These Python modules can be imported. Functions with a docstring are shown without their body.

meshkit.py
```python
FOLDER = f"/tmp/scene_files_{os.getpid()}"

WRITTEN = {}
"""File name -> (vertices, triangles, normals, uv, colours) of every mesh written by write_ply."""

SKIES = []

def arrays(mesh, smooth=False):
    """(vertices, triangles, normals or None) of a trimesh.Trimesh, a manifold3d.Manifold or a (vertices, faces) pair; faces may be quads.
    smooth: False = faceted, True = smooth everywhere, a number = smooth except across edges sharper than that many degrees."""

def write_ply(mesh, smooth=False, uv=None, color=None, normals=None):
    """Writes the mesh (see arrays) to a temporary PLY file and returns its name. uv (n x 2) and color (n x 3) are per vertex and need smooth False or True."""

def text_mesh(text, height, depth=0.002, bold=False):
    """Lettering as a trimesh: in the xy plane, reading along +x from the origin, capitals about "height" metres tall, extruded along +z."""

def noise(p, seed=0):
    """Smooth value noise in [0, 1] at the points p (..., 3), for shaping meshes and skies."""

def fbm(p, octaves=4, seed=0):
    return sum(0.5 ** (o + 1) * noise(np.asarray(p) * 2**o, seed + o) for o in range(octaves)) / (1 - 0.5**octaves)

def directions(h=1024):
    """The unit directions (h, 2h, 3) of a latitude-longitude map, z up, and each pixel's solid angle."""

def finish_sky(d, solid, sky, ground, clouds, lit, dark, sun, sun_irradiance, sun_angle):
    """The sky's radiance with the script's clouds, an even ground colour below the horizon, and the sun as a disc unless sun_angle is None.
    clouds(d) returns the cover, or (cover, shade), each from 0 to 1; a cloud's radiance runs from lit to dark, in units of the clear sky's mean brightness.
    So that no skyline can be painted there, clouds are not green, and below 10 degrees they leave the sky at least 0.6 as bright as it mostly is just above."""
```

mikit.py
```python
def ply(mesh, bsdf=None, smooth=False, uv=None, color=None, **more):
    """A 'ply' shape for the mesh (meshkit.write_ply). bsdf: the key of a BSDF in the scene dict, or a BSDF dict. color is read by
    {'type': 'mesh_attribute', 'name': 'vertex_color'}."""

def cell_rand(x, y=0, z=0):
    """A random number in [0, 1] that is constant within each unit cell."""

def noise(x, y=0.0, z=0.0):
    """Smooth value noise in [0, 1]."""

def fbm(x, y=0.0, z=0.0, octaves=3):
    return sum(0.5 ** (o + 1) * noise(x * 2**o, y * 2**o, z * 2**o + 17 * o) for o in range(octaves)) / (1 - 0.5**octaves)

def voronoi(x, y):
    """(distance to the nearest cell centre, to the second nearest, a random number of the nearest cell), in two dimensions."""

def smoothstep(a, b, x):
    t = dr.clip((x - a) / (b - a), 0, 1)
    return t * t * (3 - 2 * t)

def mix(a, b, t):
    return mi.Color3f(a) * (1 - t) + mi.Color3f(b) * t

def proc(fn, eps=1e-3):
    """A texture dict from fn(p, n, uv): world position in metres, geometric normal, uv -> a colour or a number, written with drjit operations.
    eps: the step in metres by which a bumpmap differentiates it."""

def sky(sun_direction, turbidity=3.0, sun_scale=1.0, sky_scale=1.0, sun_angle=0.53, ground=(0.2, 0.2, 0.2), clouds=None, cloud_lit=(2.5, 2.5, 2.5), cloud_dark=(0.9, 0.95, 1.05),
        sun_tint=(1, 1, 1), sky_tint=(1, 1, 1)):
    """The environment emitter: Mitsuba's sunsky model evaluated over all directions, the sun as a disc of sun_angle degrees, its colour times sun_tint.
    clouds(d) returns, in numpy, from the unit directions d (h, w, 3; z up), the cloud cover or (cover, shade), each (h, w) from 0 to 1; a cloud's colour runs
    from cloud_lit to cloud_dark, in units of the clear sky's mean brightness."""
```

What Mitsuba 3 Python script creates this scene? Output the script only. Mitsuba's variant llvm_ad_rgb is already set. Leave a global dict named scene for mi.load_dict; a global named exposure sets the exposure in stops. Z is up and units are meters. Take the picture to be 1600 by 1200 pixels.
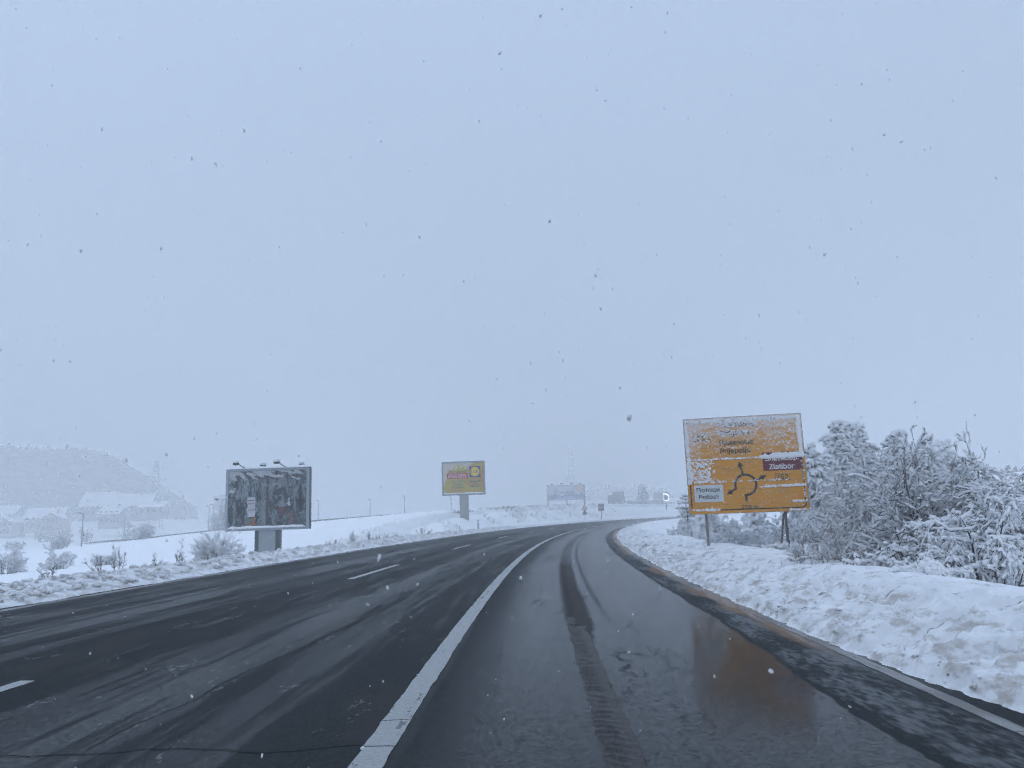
import math
import numpy as np
import trimesh
import shapely
import shapely.geometry as sg
import shapely.ops
import drjit as dr
import mitsuba as mi
import mikit
import meshkit
from mikit import noise, fbm, cell_rand, voronoi, smoothstep, mix, proc

T = mi.ScalarTransform4f
scene, labels = {}, {}

# ------------------------------------------------------------------ camera, sky, exposure
EYE = np.array([0.0, 0.0, 1.5])
PITCH, ROLL = 0.173454, math.radians(2.0)
fwd = np.array([0, math.cos(PITCH), math.sin(PITCH)])
up0 = np.array([0, -math.sin(PITCH), math.cos(PITCH)])
upv = up0 * math.cos(ROLL) + np.array([1.0, 0, 0]) * math.sin(ROLL)
FOG = 0.0043
scene['fog_air'] = {'type': 'homogeneous', 'albedo': {'type': 'rgb', 'value': [0.97, 0.97, 0.97]}, 'sigma_t': FOG}
scene['camera'] = {'type': 'perspective', 'fov': math.degrees(2 * math.atan(800 / 1200)), 'fov_axis': 'x', 'near_clip': 0.05, 'far_clip': 4000.0,
                   'to_world': T().look_at(origin=EYE.tolist(), target=(EYE + fwd).tolist(), up=upv.tolist()), 'medium': {'type': 'ref', 'id': 'fog_air'}}


def overcast(d):
    # even snow cloud, as overcast skies are brightest towards the zenith
    n = meshkit.fbm(d * np.array([1.6, 1.6, 2.4]) + 7.3, 3, seed=4)
    z = np.clip(d[..., 2], 0, 1)
    return np.ones(d.shape[:2]), np.clip(0.92 - 0.85 * z ** 1.6 + 0.25 * (n - 0.5) + 0.20 * d[..., 0], 0, 1)


SKYC = np.array([1.53, 1.985, 2.72])
scene['sky'] = mikit.sky((-0.35, -0.75, 0.6), turbidity=3, sun_scale=0.1, sun_angle=30, clouds=overcast, cloud_lit=tuple(SKYC * 1.55), cloud_dark=tuple(SKYC * 0.95), ground=(0.6, 0.63, 0.68))
exposure = 1.3


# ------------------------------------------------------------------ small helpers
def sm(a, b, x):
    t = np.clip((np.asarray(x, float) - a) / (b - a), 0, 1)
    return t * t * (3 - 2 * t)


used = {}


def key_of(name):
    n = used.get(name, -1) + 1
    used[name] = n
    return name if n == 0 else f'{name}_{n:03d}'


def thing(name, label, category, group=None):
    k = key_of(name)
    labels[k] = {'label': label, 'category': category}
    if group:
        labels[k]['group'] = group
    return k


def part(holder, name, mesh, bsdf, smooth=False, label=None, kind=None, uv=None):
    k = key_of(f'{holder}__{name}')
    scene[k] = mikit.ply(mesh, bsdf, smooth=smooth, uv=uv)
    if label or kind:
        labels[k] = {}
        if label:
            labels[k]['label'] = label
        if kind:
            labels[k]['kind'] = kind
    return k


def whole(name, mesh, bsdf, label, category=None, group=None, kind=None, smooth=False, uv=None):
    k = key_of(name)
    scene[k] = mikit.ply(mesh, bsdf, smooth=smooth, uv=uv)
    labels[k] = {'label': label}
    if category:
        labels[k]['category'] = category
    if group:
        labels[k]['group'] = group
    if kind:
        labels[k]['kind'] = kind
    return k


def cat(ms):
    return trimesh.util.concatenate([m for m in ms if m is not None])


def box(x0, x1, y0, y1, z0, z1, bevel=0.0):
    if bevel <= 0:
        m = trimesh.creation.box((x1 - x0, y1 - y0, z1 - z0))
        m.apply_translation(((x0 + x1) / 2, (y0 + y1) / 2, (z0 + z1) / 2))
        return m
    b = min(bevel, (x1 - x0) / 2.2, (y1 - y0) / 2.2, (z1 - z0) / 2.2)
    pts = []
    for sx, X in ((1, x0), (-1, x1)):
        for sy, Y in ((1, y0), (-1, y1)):
            for sz, Z in ((1, z0), (-1, z1)):
                pts += [(X, Y + sy * b, Z + sz * b), (X + sx * b, Y, Z + sz * b), (X + sx * b, Y + sy * b, Z)]
    return trimesh.convex.convex_hull(np.array(pts))


def place(m, x, y, z, deg=0.0):
    m = m.copy()
    m.apply_transform(trimesh.transformations.rotation_matrix(math.radians(deg), [0, 0, 1]))
    m.apply_translation((x, y, z))
    return m


def tubes(P, r, sides=4):
    """many polylines P (n, k, 3) of radii r (n, k) as one mesh"""
    P, r = np.asarray(P, float), np.asarray(r, float)
    n, k, _ = P.shape
    t = np.gradient(P, axis=1)
    t /= np.linalg.norm(t, axis=2, keepdims=True) + 1e-12
    mean = np.abs(t.mean(1))
    ref = np.where(mean[:, 2:] < 0.85, [[0, 0, 1.0]], [[1.0, 0, 0]])[:, None, :]
    a = np.cross(t, np.broadcast_to(ref, t.shape))
    a /= np.linalg.norm(a, axis=2, keepdims=True) + 1e-12
    b = np.cross(t, a)
    g = np.arange(sides) * 2 * np.pi / sides
    v = P[:, :, None] + r[:, :, None, None] * (np.cos(g)[:, None] * a[:, :, None] + np.sin(g)[:, None] * b[:, :, None])
    N, I, J = np.meshgrid(np.arange(n), np.arange(k - 1), np.arange(sides), indexing='ij')
    o = N * k * sides
    q = [o + I * sides + J, o + (I + 1) * sides + J, o + (I + 1) * sides + (J + 1) % sides, o + I * sides + (J + 1) % sides]
    q = np.stack(q, -1).reshape(-1, 4)
    f = np.vstack([q[:, [0, 2, 1]], q[:, [0, 3, 2]]])
    return trimesh.Trimesh(v.reshape(-1, 3), f, process=False)


def tube(points, radius, sides=8):
    p = np.asarray(points, float)
    r = np.broadcast_to(radius, (len(p),))
    m = tubes(p[None], np.asarray(r)[None], sides)
    # end caps
    v = np.vstack([m.vertices, p[:1], p[-1:]])
    n, k = len(m.vertices), len(p)
    i = np.arange(sides)
    f = np.vstack([m.faces, np.stack([i * 0 + n, (i + 1) % sides, i], 1), np.stack([i * 0 + n + 1, (k - 1) * sides + i, (k - 1) * sides + (i + 1) % sides], 1)])
    return trimesh.Trimesh(v, f, process=False)


def extrude(poly, depth):
    ms = []
    for g in getattr(poly, 'geoms', [poly]):
        if g.area > 1e-7:
            ms.append(trimesh.creation.extrude_polygon(g, depth, engine='earcut'))
    return cat(ms)


def lumps(rng, centres, sizes, flat=0.7, level=1, seed=0, rough=0.5):
    base = trimesh.creation.icosphere(level)
    bv, bf = np.array(base.vertices), np.array(base.faces)
    n = len(centres)
    d = 1 + rough * (meshkit.noise(bv[None] * 1.7 + rng.uniform(0, 90, (n, 1, 3)), seed) - 0.5) * 1.3
    sc = np.asarray(sizes)[:, None, None] * np.stack([rng.uniform(.8, 1.3, n), rng.uniform(.8, 1.3, n), rng.uniform(.8, 1.2, n) * flat], 1)[:, None, :]
    v = bv[None] * d[..., None] * sc + np.asarray(centres)[:, None, :]
    f = bf[None] + (np.arange(n) * len(bv))[:, None, None]
    return trimesh.Trimesh(v.reshape(-1, 3), f.reshape(-1, 3), process=False)


def grid_mesh(X, Y, Z):
    n, m = X.shape
    i, j = np.meshgrid(np.arange(n - 1), np.arange(m - 1), indexing='ij')
    a = (i * m + j).ravel()
    q = np.stack([a, a + m, a + m + 1, a + 1], 1)
    v = np.stack([X, Y, Z], -1).reshape(-1, 3)
    f = np.vstack([q[:, [0, 1, 2]], q[:, [0, 2, 3]]])
    t = v[f[0]]
    if np.cross(t[1] - t[0], t[2] - t[0])[2] < 0:
        f = f[:, ::-1]
    return trimesh.Trimesh(v, f, process=False)


# ------------------------------------------------------------------ road frame: s across (right positive), t along the bend
KAPPA, THETA = 0.00181607, 0.01270731
R = 1 / KAPPA
CX, CY = R * math.cos(THETA), -R * math.sin(THETA)
BANKING = 0.0424


def st(x, y):
    u, w = CX - np.asarray(x, float), np.asarray(y, float) - CY
    return R - np.hypot(u, w), (np.arctan2(w, u) - THETA) * R


def xy(s, t):
    a = np.asarray(t, float) / R + THETA
    rr = R - np.asarray(s, float)
    return CX - rr * np.cos(a), CY + rr * np.sin(a)


def field(x, y):
    """height of the land under the snow cover, without the ploughed banks"""
    x, y = np.asarray(x, float), np.asarray(y, float)
    s, t = st(x, y)
    w = -(s + 8.6)
    zv = np.interp(w, [0, 2, 7, 25, 55, 85, 150, 240, 400], [0.36, 0.42, -0.05, -0.6, -1.25, -1.0, -2.1, -3.4, -1.0])
    hp = np.interp(t, [40, 60, 76, 100, 130, 165, 200, 400], [0.2, 1.25, 2.15, 2.9, 3.35, 3.9, 4.3, 4.3])
    wid = np.interp(t, [60, 120], [0.55, 1.0])
    fac = np.interp(w / wid, [0.2, 4.6, 14, 30, 50, 90, 150], [0.0, 1, 1, 0.8, 0.6, 0.05, 0])
    fac = np.minimum(fac, sm(0.2, 3.6, w)) * sm(40, 62, t)
    zl = zv * (1 - fac) + (hp + 0.0) * fac
    zr = np.interp(s, [3.6, 5, 8, 14, 22, 34, 60, 90, 220], [-0.15, 0.1, 0.0, 0.1, 0.5, 1.6, 5.8, 8.0, 9.0])
    z = np.where(s < -8.6, zl, np.where(s > 3.6, zr, -BANKING * s))
    q, l = -x * .55 + y * .83, x * .83 + y * .55
    left = sm(-20, -60, x)
    z = z + left * sm(285, 352, q) * (1 - sm(62, 135, l)) * 4.8
    z = z + 40 * sm(420, 508, q) * (1 - sm(34, 125, l)) * left * (0.9 + 0.2 * meshkit.fbm(np.stack([x, y, x * 0], -1) / 60.0, 3, 21))
    z = z + 24 * np.exp(-(((x - 105) / 135) ** 2 + ((y - 780) / 95) ** 2) * 1.6)
    off = np.where((s < -11) | (s > 9), 1.0, 0.0)
    dist = np.hypot(x, y)
    p = np.stack([x, y, x * 0], -1)
    z = z + off * (meshkit.fbm(p / 7.0, 3, 11) - .5) * np.minimum(0.35, 0.12 + dist * 0.002)
    z = z + off * (meshkit.fbm(p / 1.3, 2, 12) - .5) * 0.07
    return z


def ground_z(x, y):
    return float(field(np.array([x]), np.array([y]))[0])


# ------------------------------------------------------------------ materials
def C(*c):
    return {'type': 'rgb', 'value': list(c)}


def matte(name, colour, rough=0.8, spec=0.3, metallic=0.0):
    scene[name] = {'type': 'twosided', 'bsdf': {'type': 'principled', 'base_color': colour if isinstance(colour, dict) else C(*colour), 'roughness': rough, 'specular': spec, 'metallic': metallic}}
    return name


def snow_colour(p, n, uv):
    g = fbm(p.x * 9, p.y * 9, p.z * 9, 3)
    return mix((0.83, 0.85, 0.87), (0.90, 0.91, 0.92), g)


def bank_colour(p, n, uv):
    # road grit thrown onto the ploughed snow: brown grains and smears, thickest beside the carriageway (uv.x = metres from the road edge)
    grit = fbm(p.x * 5.5, p.y * 5.5, p.z * 9, 4)
    fine = fbm(p.x * 34, p.y * 34, p.z * 34, 2)
    near = 1 - smoothstep(0.2, 2.3, uv.x)
    m = smoothstep(0.54 - 0.12 * near, 0.80 - 0.10 * near, grit * 0.75 + fine * 0.25)
    c = mix((0.76, 0.785, 0.81), (0.84, 0.85, 0.865), fine)
    return mix(c, mix((0.30, 0.26, 0.225), (0.46, 0.43, 0.39), fine), m * 0.75)


def clod_colour(p, n, uv):
    a = fbm(p.x * 7, p.y * 7, p.z * 7, 3)
    b = fbm(p.x * 40, p.y * 40, p.z * 40, 2)
    return mix((0.78, 0.79, 0.80), (0.27, 0.25, 0.235), smoothstep(0.44, 0.72, a * 0.5 + b * 0.5))


def bumped(inner, fn, scale, eps):
    return {'type': 'bumpmap', 'arbitrary': proc(fn, eps), 'scale': scale, 'bsdf': inner}


def snow_bump(p, n, uv):
    return fbm(p.x * 14, p.y * 14, p.z * 14, 3)


def soft(colour, rough=0.75):
    return {'type': 'principled', 'base_color': colour, 'roughness': rough, 'specular': 0.25}


scene['m_snow'] = {'type': 'twosided', 'bsdf': bumped(soft(proc(snow_colour)), snow_bump, 0.02, 0.01)}
scene['m_bank'] = {'type': 'twosided', 'bsdf': bumped(soft(proc(bank_colour), 0.6), snow_bump, 0.02, 0.01)}
scene['m_clod'] = {'type': 'twosided', 'bsdf': soft(proc(clod_colour), 0.7)}
scene['m_twig_snow'] = {'type': 'twosided', 'bsdf': {'type': 'diffuse', 'reflectance': C(0.87, 0.885, 0.90)}}
scene['m_flake'] = {'type': 'principledthin', 'base_color': C(0.92, 0.93, 0.94), 'roughness': 0.9, 'diff_trans': 1.1, 'spec_trans': 0.0}
matte('m_twig', (0.050, 0.041, 0.037), 0.9)
matte('m_twig_brown', (0.115, 0.09, 0.075), 0.9)
matte('m_needle', (0.052, 0.068, 0.05), 0.8)
matte('m_dry', (0.16, 0.125, 0.09), 0.9)
matte('m_far_wood', (0.075, 0.07, 0.065), 0.9)
matte('m_galv', (0.36, 0.37, 0.38), 0.5, 0.5)
matte('m_lamp_grey', (0.20, 0.21, 0.22), 0.5, 0.5)
matte('m_dark', (0.05, 0.055, 0.06), 0.6)
matte('m_black', (0.02, 0.018, 0.02), 0.6)
matte('m_white_print', (0.74, 0.74, 0.72), 0.5)
matte('m_green_metal', (0.035, 0.06, 0.058), 0.45, 0.5)
matte('m_frame_grey', (0.30, 0.33, 0.36), 0.5, 0.5)
matte('m_pedestal', (0.30, 0.33, 0.345), 0.55, 0.4)
matte('m_pedestal_light', (0.36, 0.375, 0.36), 0.55, 0.4)
matte('m_blue', (0.03, 0.06, 0.30), 0.5)
matte('m_red', (0.42, 0.045, 0.05), 0.5)
matte('m_yellow', (0.72, 0.55, 0.03), 0.5)
matte('m_ink', (0.09, 0.12, 0.10), 0.5)
matte('m_board_brown', (0.17, 0.165, 0.15), 0.6)
matte('m_board_grey', (0.20, 0.21, 0.22), 0.6)
matte('m_wall_cream', (0.45, 0.42, 0.38), 0.8)
matte('m_wall_rose', (0.36, 0.25, 0.22), 0.8)
matte('m_wall_grey', (0.30, 0.30, 0.31), 0.8)
matte('m_window', (0.05, 0.055, 0.065), 0.15, 0.5)


def lane_film(s, t):
    """0..1: how much standing water covers the tarmac"""
    edge = 2.48 + 0.24 * smoothstep(5.0, 13.0, t) + 0.07 * (noise(t * 3.1, 1.0) - 0.5) + 0.03 * (noise(t * 11, 3.0) - 0.5)
    own = smoothstep(-1.0, -0.1, s) * (1 - smoothstep(-0.012, 0.012, s - edge))
    blot = fbm(s * 2.2, t * 0.35, 3.0, 3) * 0.55 + fbm(s * 17, t * 7, 13.0, 4) * 0.45
    own = own * smoothstep(0.32, 0.54, blot + 0.10 * smoothstep(-0.6, 0.2, s) + 0.14 * smoothstep(1.0, 1.8, s))
    fuzz = 0.10 * (fbm(s * 9, t * 5, 9.0, 3) - 0.5)
    ragged = smoothstep(9.0, 13.0, t)
    track = smoothstep(0.40 - 0.06 * ragged, 0.46 + 0.05 * ragged, s + fuzz * (0.4 + ragged)) * (1 - smoothstep(0.64 + 0.12 * ragged, 0.70 + 0.16 * ragged, s + fuzz)) * (1 - 0.5 * smoothstep(24, 30, t))
    track2 = smoothstep(0.96, 1.01, s + fuzz * 0.5) * (1 - smoothstep(1.06, 1.12, s + fuzz * 0.5)) * smoothstep(10, 16, t) * 0.55
    own = own * (1 - 0.9 * track) * (1 - track2)
    band = fbm(s * 2.3 + 0.12 * noise(t * 0.11, 5.0), t * 0.04, 8.0, 3)
    fine = fbm(s * 13.0, t * 0.7, 2.0, 4)
    streak = smoothstep(0.49, 0.63, band * 0.55 + fine * 0.45)
    wheel = dr.exp(-dr.square((s + 6.35) / 0.35)) + dr.exp(-dr.square((s + 3.2) / 0.30)) * 0.75 + dr.exp(-dr.square((s + 7.7) / 0.25)) * 0.5 + dr.exp(-dr.square((s + 1.9) / 0.3)) * 0.35
    left = (1 - smoothstep(-1.1, -0.7, s)) * dr.clip(streak * 0.5 + wheel * smoothstep(0.36, 0.62, fine * 0.5 + band * 0.5) * 0.9, 0, 1)
    gut = smoothstep(3.22, 3.34, s + 0.16 * (noise(t * 0.9, 4.0) - 0.5)) * smoothstep(6.5, 9.5, t)
    return dr.clip(own + left * 0.95 + gut, 0, 1), edge, track, gut


def road_wet(p, n, uv):
    w, edge, track, gut = lane_film(uv.x, uv.y)
    grain = fbm(p.x * 55, p.y * 55, 0.0, 2)
    return dr.clip(w * (0.80 + 1.5 * (grain - 0.5)), 0, 1) * 0.68


def crack_mask(s, t):
    c1 = 1 - smoothstep(0.008, 0.022, dr.abs(t - 5.15 - 0.10 * (s + 3) - 0.12 * (noise(s * 1.7, 2.0) - 0.5) - 0.04 * noise(s * 9, 1.0)))
    c2 = (1 - smoothstep(0.006, 0.016, dr.abs(s + 2.95 - 0.05 * (t - 5.2) - 0.10 * (noise(t * 1.2, 6.0) - 0.5) - 0.03 * noise(t * 8, 5.0)))) * smoothstep(5.0, 5.3, t) * (1 - smoothstep(9, 16, t))
    c3 = (1 - smoothstep(0.01, 0.03, dr.abs(s + 2.35 - 0.04 * (noise(t * .9, 6.0) - 0.5)))) * smoothstep(13.0, 14.0, t) * 0.8
    c4 = (1 - smoothstep(0.02, 0.05, dr.abs(t - 24.6 - 0.35 * (noise(s * 1.3, 12.0) - 0.5)))) * smoothstep(-1.0, -0.5, s)
    return dr.clip(c1 * (1 - smoothstep(-1.3, -1.0, s)) + c2 + c3 + c4, 0, 1)


def tarmac_colour(p, n, uv):
    s, t = uv.x, uv.y
    w, edge, track, gut = lane_film(s, t)
    g = fbm(p.x * 70, p.y * 70, 0.0, 2)
    patch = fbm(s * 0.9, t * 0.12, 21.0, 3)
    c = mix((0.013, 0.016, 0.018), (0.044, 0.049, 0.052), g * 0.6 + patch * 0.4)
    brown = smoothstep(0.60, 0.78, fbm(s * 1.6, t * 0.5, 31.0, 4)) * (1 - smoothstep(-1.2, -0.9, s))
    c = mix(c, (0.085, 0.066, 0.058), brown * 0.15)
    c = mix(c, (0.036, 0.032, 0.030), track * 0.8)
    slush = smoothstep(0.0, 0.15, s - edge) * (1 - smoothstep(3.25, 3.45, s))
    sl = fbm(s * 3.2, t * 1.1, 17.0, 4)
    sf = fbm(s * 22, t * 9, 5.0, 2)
    c = mix(c, (0.17, 0.177, 0.185), slush * smoothstep(0.38, 0.76, sl * 0.55 + sf * 0.45) * 0.75)
    c = mix(c, (0.17, 0.115, 0.08), smoothstep(3.05, 3.3, s + 0.3 * (noise(t * 0.8, 4.0) - 0.5)) * smoothstep(8.5, 10.5, t) * smoothstep(0.30, 0.55, fbm(s * 2, t * 0.3, 41.0, 3)))
    grains = smoothstep(0.70, 0.80, fbm(s * 5, t * 1.4, 51.0, 4) * 0.6 + fbm(s * 30, t * 14, 52.0, 2) * 0.4) * (1 - smoothstep(-1.2, -1.0, s))
    c = mix(c, (0.17, 0.17, 0.175), grains * 0.7)
    return mix(c, (0.012, 0.012, 0.013), crack_mask(s, t) * 0.9)


def wet_colour(p, n, uv):
    return tarmac_colour(p, n, uv) * 0.55


def wet_rough(p, n, uv):
    s, t = uv.x, uv.y
    own = smoothstep(-0.9, 0.1, s)
    pool = smoothstep(0.35, 0.62, fbm(s * 0.9, t * 0.16, 61.0, 3))
    return 0.30 - own * (0.11 + 0.05 * pool) - 0.06 * smoothstep(1.2, 2.0, s)


def road_bump(p, n, uv):
    s, t = uv.x, uv.y
    w, edge, track, gut = lane_film(s, t)
    g = fbm(s * 45, t * 45, 0.0, 2)
    tread = track * (0.5 + 0.5 * dr.sin(t * 42 + 3 * noise(s * 3, t * 2.0))) * (1 - smoothstep(0.52, 0.62, s)) * 6.0
    slush = smoothstep(0.0, 0.1, s - edge) * (1 - smoothstep(3.3, 3.45, s)) * fbm(s * 8, t * 5, 3.0, 3) * 9.0
    return g * (1.0 - 0.80 * w) + tread + slush - 4 * crack_mask(s, t)


scene['m_road'] = {'type': 'twosided', 'bsdf': bumped({
    'type': 'blendbsdf', 'weight': proc(road_wet),
    'dry': {'type': 'principled', 'base_color': proc(tarmac_colour), 'roughness': 0.9, 'specular': 0.06},
    'wet': {'type': 'principled', 'base_color': proc(wet_colour), 'roughness': proc(wet_rough), 'specular': 0.24}}, road_bump, 0.0022, 0.006)}


def paint_colour(p, n, uv):
    s, t = uv.x, uv.y
    g = fbm(p.x * 60, p.y * 60, 0.0, 2)
    worn = smoothstep(0.63, 0.75, fbm(s * 14, t * 2.2, 3.0, 3) * 0.6 + fbm(s * 60, t * 22, 4.0, 2) * 0.4)
    gap = (1 - smoothstep(0.006, 0.02, dr.abs(t - 5.15 - 0.10 * (s + 3) - 0.06 * noise(s * 9, 2.0)))) + (1 - smoothstep(0.006, 0.016, dr.abs(t - 5.95 - 0.3 * noise(s * 6, 1.0))))
    return mix(mix((0.25, 0.26, 0.255), (0.37, 0.38, 0.375), g), (0.05, 0.052, 0.055), dr.clip(worn * 0.7 + gap, 0, 1))


scene['m_paint'] = {'type': 'twosided', 'bsdf': {'type': 'principled', 'base_color': proc(paint_colour), 'roughness': 0.45, 'specular': 0.35}}


def grey_paint_colour(p, n, uv):
    return mix(paint_colour(p, n, uv), (0.10, 0.09, 0.085), 0.50 + 0.4 * smoothstep(0.35, 0.6, fbm(uv.x * 6, uv.y * 1.3, 9.0, 3)))


scene['m_edge_paint'] = {'type': 'twosided', 'bsdf': {'type': 'principled', 'base_color': proc(grey_paint_colour), 'roughness': 0.4, 'specular': 0.4}}

# ------------------------------------------------------------------ land, road, ploughed banks
ang = np.radians(np.concatenate([np.arange(-58, 58.01, 0.45), np.arange(60, 300.1, 4.0)]))     # from +y, clockwise
ang = np.append(ang, ang[0] + 2 * np.pi)
rad = np.concatenate([[0.05], 2.0 * 1.042 ** np.arange(0, 161)])
A_, R_ = np.meshgrid(ang, rad, indexing='ij')
GX, GY = R_ * np.sin(A_), R_ * np.cos(A_)
GZ = field(GX, GY)
gs, gt = st(GX, GY)
inner = sm(-15.5, -13.5, gs) * (1 - sm(9.0, 11.0, gs)) * sm(-45, -40, gt) * (1 - sm(262, 268, gt))
whole('snow_field', grid_mesh(GX, GY, GZ - 0.42 * inner), 'm_snow', 'wide white snow field falling away to a foggy valley beside the road', kind='structure', smooth=True)

tt = np.concatenate([np.arange(-40, 0, 1.0), np.arange(0, 30, 0.12), np.arange(30, 100, 0.4), np.arange(100, 266, 1.2)])
ss = np.arange(-9.6, 4.81, 0.1)
TT, SS = np.meshgrid(tt, ss, indexing='ij')
RX, RY = xy(SS, TT)
und = (meshkit.fbm(np.stack([SS * 0.9, TT * 0.12, SS * 0], -1), 3, 5) - 0.5) * 0.010
rut = -0.006 * (np.exp(-((SS - 0.95) / 0.3) ** 2) + np.exp(-((SS - 2.55) / 0.35) ** 2) + np.exp(-((SS + 3.2) / 0.35) ** 2) + np.exp(-((SS + 1.9) / 0.35) ** 2))
RZ = -BANKING * SS + und + rut
whole('road', grid_mesh(RX, RY, RZ), 'm_road', 'wet dark asphalt road bending to the right between ploughed snow banks', kind='structure', smooth=True, uv=np.stack([SS, TT], -1).reshape(-1, 2))


def road_z(s, t):
    u = (meshkit.fbm(np.stack([s * 0.9, t * 0.12, s * 0], -1), 3, 5) - 0.5) * 0.010
    r = -0.006 * (np.exp(-((s - 0.95) / 0.3) ** 2) + np.exp(-((s - 2.55) / 0.35) ** 2) + np.exp(-((s + 3.2) / 0.35) ** 2) + np.exp(-((s + 1.9) / 0.35) ** 2))
    return -BANKING * s + u + r


def stripe(s0, s1, t0, t1, name, mat, label=None, ragged=0.012, seed=0):
    n = max(8, int((t1 - t0) / (0.12 if t0 < 40 else 0.5)))
    t = np.linspace(t0, t1, n)
    cols = np.linspace(0, 1, 5)
    w = (meshkit.fbm(np.stack([t * 4, t * 0, t * 0], -1), 3, seed) - .5) * ragged * 2
    w2 = (meshkit.fbm(np.stack([t * 4, t * 0 + 9, t * 0], -1), 3, seed + 5) - .5) * ragged * 2
    S = (s0 + w)[:, None] * (1 - cols) + (s1 + w2)[:, None] * cols
    TTT = np.repeat(t[:, None], 5, 1)
    X, Y = xy(S, TTT)
    part('road', name, grid_mesh(X, Y, road_z(S, TTT) + 0.004), mat, smooth=True, label=label, uv=np.stack([S, TTT], -1).reshape(-1, 2))


stripe(-1.16, -0.955, -12, 265, 'solid_line', 'm_paint', 'solid white line running down the middle of the road', seed=1)
for a in (-16.0, 1.6, 18.8, 36.0, 53.4, 70.8, 88.2, 105.6, 123.0, 140.4):
    stripe(-4.71, -4.56, a, a + 5.6, 'lane_dash', 'm_paint', seed=int(a) + 30)
stripe(3.43, 3.58, -6, 13, 'edge_line', 'm_edge_paint', 'dirty worn white edge line beside the snow bank', 0.02, 3)
stripe(-8.45, -8.30, -6, 150, 'edge_line', 'm_edge_paint', None, 0.02, 4)


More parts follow.
